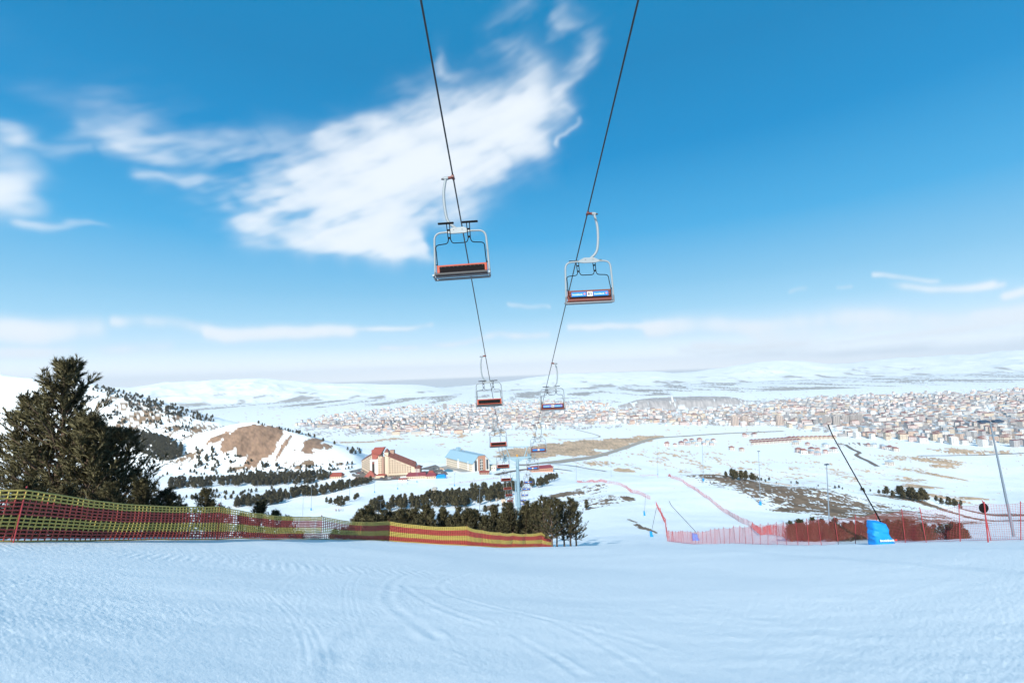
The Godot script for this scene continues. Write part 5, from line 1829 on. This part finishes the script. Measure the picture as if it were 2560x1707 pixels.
func facade_mesh(s: Vector3) -> Mesh:
	var b := MB.new()
	var floors := int(s.y / 3.0)
	for f in floors:
		var y := 1.9 + f * 3.0
		var n := int(s.x / 3.2)
		for k in n:
			var x := -s.x * 0.5 + (k + 0.5) * s.x / n
			b.box(Vector3(x, y, s.z * 0.5 + 0.02), Vector3(1.35, 1.45, 0.1))
		n = int(s.z / 3.6)
		for k in n:
			var z := -s.z * 0.5 + (k + 0.5) * s.z / n
			for sd in [-1.0, 1.0]: b.box(Vector3(sd * (s.x * 0.5 + 0.02), y, z), Vector3(0.1, 1.45, 1.3))
	for k in 2:      # stair shafts and balconies
		b.box(Vector3((k - 0.5) * s.x * 0.5, s.y * 0.5, s.z * 0.5 + 0.03), Vector3(0.7, s.y * 0.86, 0.12))
	return b.mesh()

func house(where: Vector3, turn: float, shape: int, wc: int, rc: int, size: float) -> void:
	var key := "%d_%d_%d" % [shape, wc, rc]
	var s: Vector3 = shapes[shape]
	var label := "%s %s with %s roof on the plain" % [wall_names[wc], shape_words[shape], roof_names[rc]]
	if city_protos.has(key):
		dup(city_protos[key], where, turn, size)
		return
	var t := thing("house" if shape == 4 else "apartment_building", label, "house" if shape == 4 else "building", where, turn, "%s %ss with %s roofs" % [wall_names[wc], shape_words[shape], roof_names[rc]])
	t.scale = Vector3.ONE * size
	var b := MB.new()
	b.box(Vector3(0, s.y * 0.5 - 1.5, 0), Vector3(s.x, s.y + 3.0, s.z))
	put(b.mesh(), "wall", wall_mats[wc], t)
	roof_hip(t, roof_mats[rc], -s.x * 0.5, s.x * 0.5, -s.z * 0.5, s.z * 0.5, s.y + 0.26, 2.6 if shape < 4 else 3.0, s.z * 0.4, 0.5)
	if not city_protos.has("f%d" % shape): city_protos["f%d" % shape] = facade_mesh(s)
	put(city_protos["f%d" % shape], "windows", M.city_window, t).set_meta("kind", "stuff")
	city_protos[key] = t

func build_city() -> void:
	rng.seed = 303
	mat("city_window", Color(0.15, 0.13, 0.125), 0.4)
	for k in 6:
		wall_mats.append(mat("wall_%d" % k, wall_cols[k], 0.9))
		roof_mats.append(mat("roof_%d" % k, roof_cols[k], 0.8))
	# the built-up ground, as surveyed
	var west := [[735, 1062], [760, 1050], [880, 1030], [1000, 1016], [1200, 1008], [1340, 1000], [1480, 1005], [1590, 1020], [1700, 1027], [1860, 1012], [1960, 1000], [1960, 1062], [1840, 1066], [1640, 1062], [1480, 1060], [1300, 1072], [1110, 1086], [960, 1088], [880, 1076]]
	var east := [[1900, 1008], [2050, 992], [2250, 985], [2400, 978], [2700, 965], [2700, 1138], [2560, 1132], [2350, 1118], [2260, 1112], [2120, 1098], [1950, 1068], [1900, 1060]]
	var spots := []
	var d := 1250.0
	while d < 5600.0:
		var street := 31.0 + 0.0065 * d + rnd(-4, 10)
		var x := -0.5 * d
		while x < 1.3 * d:
			var p := Vector3(x + rnd(-6, 6), -262, -d + rnd(-7, 7))
			x += rnd(24, 46) + 0.005 * d
			var q := proj(p)
			var e := in_poly(q.x, q.y, east)
			if not e and not in_poly(q.x, q.y, west): continue
			var gap := n_patch.get_noise_2d(p.x * 0.25, d * 0.25)
			if gap > 0.22 or (d > 3400.0 and rng.randf() < 0.25): continue
			if Vector2((p.x - 1290.0) / 560.0, (d - 3650.0) / 420.0).length() < 1.0: continue
			var sh := rng.randi() % 4
			if gap > 0.08: sh = 4 if rng.randf() < 0.7 else 0
			if q.x > 2120 and d < 1700.0: sh = [0, 2, 2][rng.randi() % 3]
			var wc: int = [0, 0, 1, 1, 3, 4, 3, 4, 5, 2, 1][rng.randi() % 11]
			var rc: int = [0, 0, 1, 3, 3, 4, 2, 5][rng.randi() % 8]
			var block_n := n_big.get_noise_2d(p.x * 1.6, d * 1.6)
			if block_n > 0.25: rc = 1
			elif block_n < -0.3: rc = 2
			spots.append([d, p.x, p.z, sh, wc, rc, rnd(0.62, 1.02), rnd(-0.25, 0.25) + (PI / 2 if rng.randf() < 0.2 else 0.0) + n_big.get_noise_2d(p.x * 0.3, d * 0.3)])
		d += street
	print("city ", spots.size())
	spots.sort_custom(func(a, b): return a[0] / shapes[a[3]].y < b[0] / shapes[b[3]].y)
	var tw := []
	var tc := PackedColorArray()
	var rcol := PackedColorArray()
	for k in spots.size():
		var s: Array = spots[k]
		var p := Vector3(s[1], height(s[1], s[2]), s[2])
		if k < 285: house(p, s[7], s[3], s[4], s[5], s[6])
		else:
			var z: Vector3 = shapes[s[3]] * s[6]
			tw.append(Transform3D(Basis(Vector3.UP, s[7]) * Basis.from_scale(z), p))
			tc.append(wall_cols[s[4]] * rnd(0.85, 1.1))
			rcol.append(roof_cols[s[5]] * rnd(0.8, 1.2))
	var b := MB.new()
	b.box(Vector3(0, 0.42, 0), Vector3(1, 1.16, 1))
	var r := MB.new()
	var a := [Vector3(-0.53, 0.99, 0.55), Vector3(0.53, 0.99, 0.55), Vector3(0.53, 0.99, -0.55), Vector3(-0.53, 0.99, -0.55)]
	var q0 := Vector3(-0.3, 1.17, 0)
	var q1 := Vector3(0.3, 1.17, 0)
	r.quad(a[0], q0, q1, a[1]); r.quad(a[2], q1, q0, a[3]); r.tri(a[1], q1, a[2]); r.tri(a[3], q0, a[0]); r.quad(a[3], a[2], a[1], a[0])
	var m := mat("city_tint", Color(1, 1, 1), 0.9)
	m.vertex_color_use_as_albedo = true
	for part in 2:
		var mm := MultiMesh.new()
		mm.transform_format = MultiMesh.TRANSFORM_3D
		mm.use_colors = true
		mm.mesh = (b if part == 0 else r).mesh()
		mm.instance_count = tw.size()
		for k in tw.size():
			mm.set_instance_transform(k, tw[k])
			mm.set_instance_color(k, tc[k] if part == 0 else rcol[k])
		var o := MultiMeshInstance3D.new()
		o.multimesh = mm
		o.material_override = m
		o.name = "distant_town" if part == 0 else "distant_town_roofs"
		tag(o, "pale mass of distant town buildings across the plain" if part == 0 else "roofs of the distant town across the plain", "town")
		o.set_meta("kind", "stuff")
		add_child(o)
	# villas with dark red roofs outside the town
	for q in [[2010, 1134], [2030, 1134], [2045, 1128], [2065, 1133], [2085, 1130], [2045, 1138], [2030, 1128], [1998, 1131], [2225, 1125], [2210, 1122], [2240, 1128], [2185, 1117], [2172, 1116], [2065, 1118], [1668, 1115], [1688, 1116], [1704, 1112], [1720, 1113], [1735, 1110], [1742, 1115], [1760, 1112], [1780, 1113], [1770, 1106], [1730, 1104], [1715, 1106], [1750, 1104], [1784, 1105], [1855, 1128], [1830, 1125], [1870, 1090], [1886, 1091], [1862, 1092], [2225, 1163], [1990, 1112], [2020, 1113]]:
		house(ground(q[0], q[1]), rnd(-0.4, 0.4), 4, [0, 1, 3][rng.randi() % 3], [1, 0, 0, 2][rng.randi() % 4], rnd(0.95, 1.4))
	for k in 26:
		var px := 1880.0 + (k % 13) * 9.5 + (4.0 if k > 12 else 0.0)
		house(ground(px, 1106.0 - (k % 13) * 0.6 + (5.0 if k > 12 else 0.0)), 0.15, 4, 0, 1, 1.05)
	for k in 11: house(ground(1975.0 + k * 11.0, 1099.0 - k * 0.2), 0.1, 4, 5, 5, 1.2)
	# blocks of a kind one can pick out
	mat("tower_grey", Color(0.36, 0.33, 0.31), 0.9)
	mat("tower_brown", Color(0.46, 0.36, 0.30), 0.9)
	for q in [[2068, 1062, 30, "tower_grey"], [2092, 1062, 32, "tower_grey"], [2112, 1061, 32, "tower_grey"], [2132, 1060, 34, "tower_grey"], [2148, 1059, 34, "tower_grey"], [1838, 1064, 36, "tower_brown"], [1862, 1063, 34, "tower_brown"], [1950, 1062, 34, "tower_brown"], [1112, 1023, 40, "tower_grey"]]:
		var p := ground(q[0], q[1])
		var t := thing("tower_block", "tall %s tower block rising above the town" % ("grey" if q[3] == "tower_grey" else "brown"), "building", p, rnd(-0.3, 0.3), "%s tower blocks" % ("grey" if q[3] == "tower_grey" else "brown"))
		block(t, "wall", M[q[3]], -14, 14, -3, q[2] * 1.2, -9, 9)
		for k in 4: block(t, "window_strip", M.city_window, -12.6 + k * 7.0, -9.6 + k * 7.0, 2, q[2] * 1.16, 8.95, 9.2)
		block(t, "roof_house", M[q[3]], -4, 4, q[2] * 1.2, q[2] * 1.2 + 3.5, -4, 4)
	# mosque with two minarets
	var mp := ground(1612, 1052)
	var mq := thing("mosque", "pale mosque with two slim minarets in the town", "mosque", mp)
	block(mq, "hall", wall_mats[1], -16, 16, -3, 13, -16, 16)
	b = MB.new()
	b.tube([Vector3(0, 12, 0), Vector3(0, 16, 0), Vector3(0, 20, 0), Vector3(0, 22.5, 0), Vector3(0, 23.4, 0)], [11.5, 11.0, 8.0, 4.0, 0.5], 20)
	put(b.mesh(), "dome", roof_mats[2], mq)
	for s in [-1.0, 1.0]:
		b = MB.new()
		b.tube([Vector3(s * 20, -3, 12), Vector3(s * 20, 34, 12), Vector3(s * 20, 34.2, 12), Vector3(s * 20, 36, 12), Vector3(s * 20, 36.2, 12), Vector3(s * 20, 50, 12), Vector3(s * 20, 58, 12)], [1.9, 1.6, 2.6, 2.6, 1.4, 1.3, 0.1], 10)
		put(b.mesh(), "minaret", wall_mats[1], mq)
	# monument on the bare mound
	var mo := ground(1682, 1004)
	var mn := thing("monument", "twin leaning white pylons on the bare mound above the town", "monument", mo)
	b = MB.new()
	b.hexa([Vector3(-7, -2, 5), Vector3(8, -2, 5), Vector3(8, -2, -5), Vector3(-7, -2, -5), Vector3(-9, 44, 3), Vector3(-3, 44, 3), Vector3(-3, 44, -3), Vector3(-9, 44, -3)])
	put(b.mesh(), "pylon", wall_mats[1], mn)
	b = MB.new()
	b.hexa([Vector3(14, -2, 4), Vector3(24, -2, 4), Vector3(24, -2, -4), Vector3(14, -2, -4), Vector3(13, 22, 2), Vector3(18, 22, 2), Vector3(18, 22, -2), Vector3(13, 22, -2)])
	put(b.mesh(), "pylon", roof_mats[2], mn)
	# bare poplars and gardens between the houses, one brownish mass
	var clump := MB.new()
	for k in 26:
		var p := Vector3(rnd(-4, 4), rnd(0.5, 9) , rnd(-4, 4))
		var o := Vector3(rnd(-1, 1), rnd(0.2, 1.6), rnd(-1, 1)) * 2.2
		clump.tri(p, p + o, p + o.cross(Vector3(0.3, 0.2, 1)).normalized() * 1.2)
	var mm := MultiMesh.new()
	mm.transform_format = MultiMesh.TRANSFORM_3D
	mm.mesh = clump.mesh()
	var ts := []
	for k in 2600:
		var dd := rnd(1350, 4600)
		var p := Vector3(rnd(-0.45, 1.15) * dd, 0, -dd)
		var q := proj(Vector3(p.x, -264, p.z))
		if not in_poly(q.x, q.y, east) and not in_poly(q.x, q.y, west): continue
		p.y = height(p.x, p.z)
		ts.append(Transform3D(Basis(Vector3.UP, rng.randf() * TAU).scaled(Vector3(1.8, rnd(0.6, 1.2), 1.8)), p))
	for k in 160:      # poplar line along the stream in front of the town
		var px := rnd(1020, 1560)
		var p := ground(px, 1072.0 + rnd(-3, 3) + (1400.0 - px) * 0.012)
		ts.append(Transform3D(Basis(Vector3.UP, rng.randf() * TAU).scaled(Vector3(1.5, rnd(0.6, 1.1), 1.5)), p))
	mm.instance_count = ts.size()
	for k in ts.size(): mm.set_instance_transform(k, ts[k])
	var bo := MultiMeshInstance3D.new()
	bo.multimesh = mm
	bo.material_override = mat("bare_twigs", Color(0.20, 0.165, 0.14), 0.95)
	bo.name = "bare_trees"
	tag(bo, "leafless brown trees and gardens among the town houses", "trees")
	bo.set_meta("kind", "stuff")
	add_child(bo)

func build_roads() -> void:
	mat("road", Color(0.36, 0.31, 0.25), 0.95)
	mat("track", Color(0.14, 0.105, 0.08), 0.95)
	for rd in [
		[[[1300, 1164], [1380, 1156], [1440, 1149], [1490, 1141], [1540, 1127], [1590, 1110], [1640, 1096], [1720, 1090], [1830, 1083], [1960, 1078]], 26.0, "road", "road"],
		[[[1370, 1160], [1430, 1165], [1490, 1175], [1515, 1179]], 9.0, "track", "dirt_track"],
		[[[2115, 1112], [2130, 1122], [2150, 1132], [2142, 1138], [2165, 1150], [2195, 1166]], 9.0, "track", "dirt_track"],
		[[[2300, 1140], [2400, 1139], [2480, 1137], [2600, 1132]], 7.0, "track", "dirt_track"],
		[[[1240, 1188], [1300, 1176], [1370, 1172], [1430, 1178]], 8.0, "track", "dirt_track"],
		[[[1440, 1074], [1500, 1092], [1420, 1098], [1380, 1096]], 7.0, "road", "dirt_track"]]:
		var pts := []
		for q in rd[0]: pts.append(ground(q[0], q[1]))
		var cv := Curve3D.new()
		for k in pts.size():
			var tn: Vector3 = (pts[mini(k + 1, pts.size() - 1)] - pts[maxi(k - 1, 0)]) / 6.0
			cv.add_point(pts[k], -tn, tn)
		var b := MB.new()
		var n := int(cv.get_baked_length() / 12.0)
		var prev := []
		for k in n + 1:
			var p := cv.sample_baked(cv.get_baked_length() * k / n)
			var p2 := cv.sample_baked(minf(cv.get_baked_length() * k / n + 4.0, cv.get_baked_length()))
			var p1 := cv.sample_baked(maxf(cv.get_baked_length() * k / n - 4.0, 0.0))
			var side: Vector3 = (p2 - p1).cross(Vector3.UP).normalized() * rd[1] * 0.5 * (1.0 + 0.15 * n_mid.get_noise_1d(k * 9.0))
			var row := []
			for j in 4:
				var e: Vector3 = p + side * (j / 1.5 - 1.0)
				e.y = height(e.x, e.z) + 0.9
				row.append(e)
			for j in 3:
				if prev.size(): b.quad(prev[j], row[j], row[j + 1], prev[j + 1])
			prev = row
		put(b.mesh(), rd[3], M[rd[2]]).set_meta("kind", "structure")

func setup_materials() -> void:
	var m := mat("snow", Color(1, 1, 1), 0.75)
	m.vertex_color_use_as_albedo = true
	m.metallic_specular = 0.3
	var nt := NoiseTexture2D.new()
	nt.width = 1024; nt.height = 1024; nt.seamless = true; nt.as_normal_map = true; nt.bump_strength = 7.0
	var fn := FastNoiseLite.new()
	fn.seed = 41; fn.frequency = 0.03; fn.fractal_octaves = 6; fn.fractal_gain = 0.78
	nt.noise = fn
	m.normal_enabled = true
	m.normal_texture = nt
	m.normal_scale = 0.55
	m.uv1_triplanar = true
	m.uv1_world_triplanar = true
	m.uv1_scale = Vector3.ONE * 0.8
	m = mat("snow_plain", SNOW, 0.8)
	m = mat("far_snow", Color(1, 1, 1), 0.9)
	m.vertex_color_use_as_albedo = true

func _ready() -> void:
	rng.seed = 12
	# camera
	var cam := Camera3D.new()
	cam.name = "camera"
	cam.basis = cam_basis
	cam.fov = rad_to_deg(2.0 * atan(853.5 / F))
	cam.near = 0.1
	cam.far = 60000.0
	add_child(cam)
	# sky, haze, exposure
	var env := Environment.new()
	env.background_mode = Environment.BG_SKY
	env.sky = Sky.new()
	env.sky.sky_material = build_sky()
	env.tonemap_mode = Environment.TONE_MAPPER_LINEAR
	env.tonemap_exposure = 1.42
	env.background_energy_multiplier = 0.715
	env.sdfgi_enabled = true
	env.ssao_enabled = true
	env.ssil_enabled = true
	env.fog_enabled = true
	env.fog_density = 0.000064
	env.fog_light_color = Color(0.90, 0.95, 1.0)
	var we := WorldEnvironment.new()
	we.name = "environment"
	we.environment = env
	add_child(we)
	# sun: low behind the left shoulder
	var sun := DirectionalLight3D.new()
	sun.name = "sun"
	sun.light_energy = 1.6
	sun.light_color = Color(1.0, 0.985, 0.95)
	sun.light_angular_distance = 0.55
	sun.shadow_enabled = true
	var az := deg_to_rad(16.0)
	var el := deg_to_rad(29.5)
	var to_sun := Vector3(-sin(az) * cos(el), sin(el), cos(az) * cos(el))
	sun.basis = Basis.looking_at(-to_sun)
	add_child(sun)
	setup_materials()
	setup_terrain()
	setup_bare()
	setup_tracks()
	print("ground ", Time.get_ticks_msec())
	build_ground()
	print("mountains ", Time.get_ticks_msec())
	build_mountains()
	mat("black", Color(0.008, 0.008, 0.009), 0.7).metallic_specular = 0.2
	print("trees ", Time.get_ticks_msec())
	build_roads()
	build_trees()
	print("fences ", Time.get_ticks_msec())
	build_left_fence()
	build_nets()
	print("lift ", Time.get_ticks_msec())
	build_lift()
	build_poles()
	print("hotels ", Time.get_ticks_msec())
	build_hotels()
	build_people()
	print("city ", Time.get_ticks_msec())
	build_city()
	print("done ", Time.get_ticks_msec())
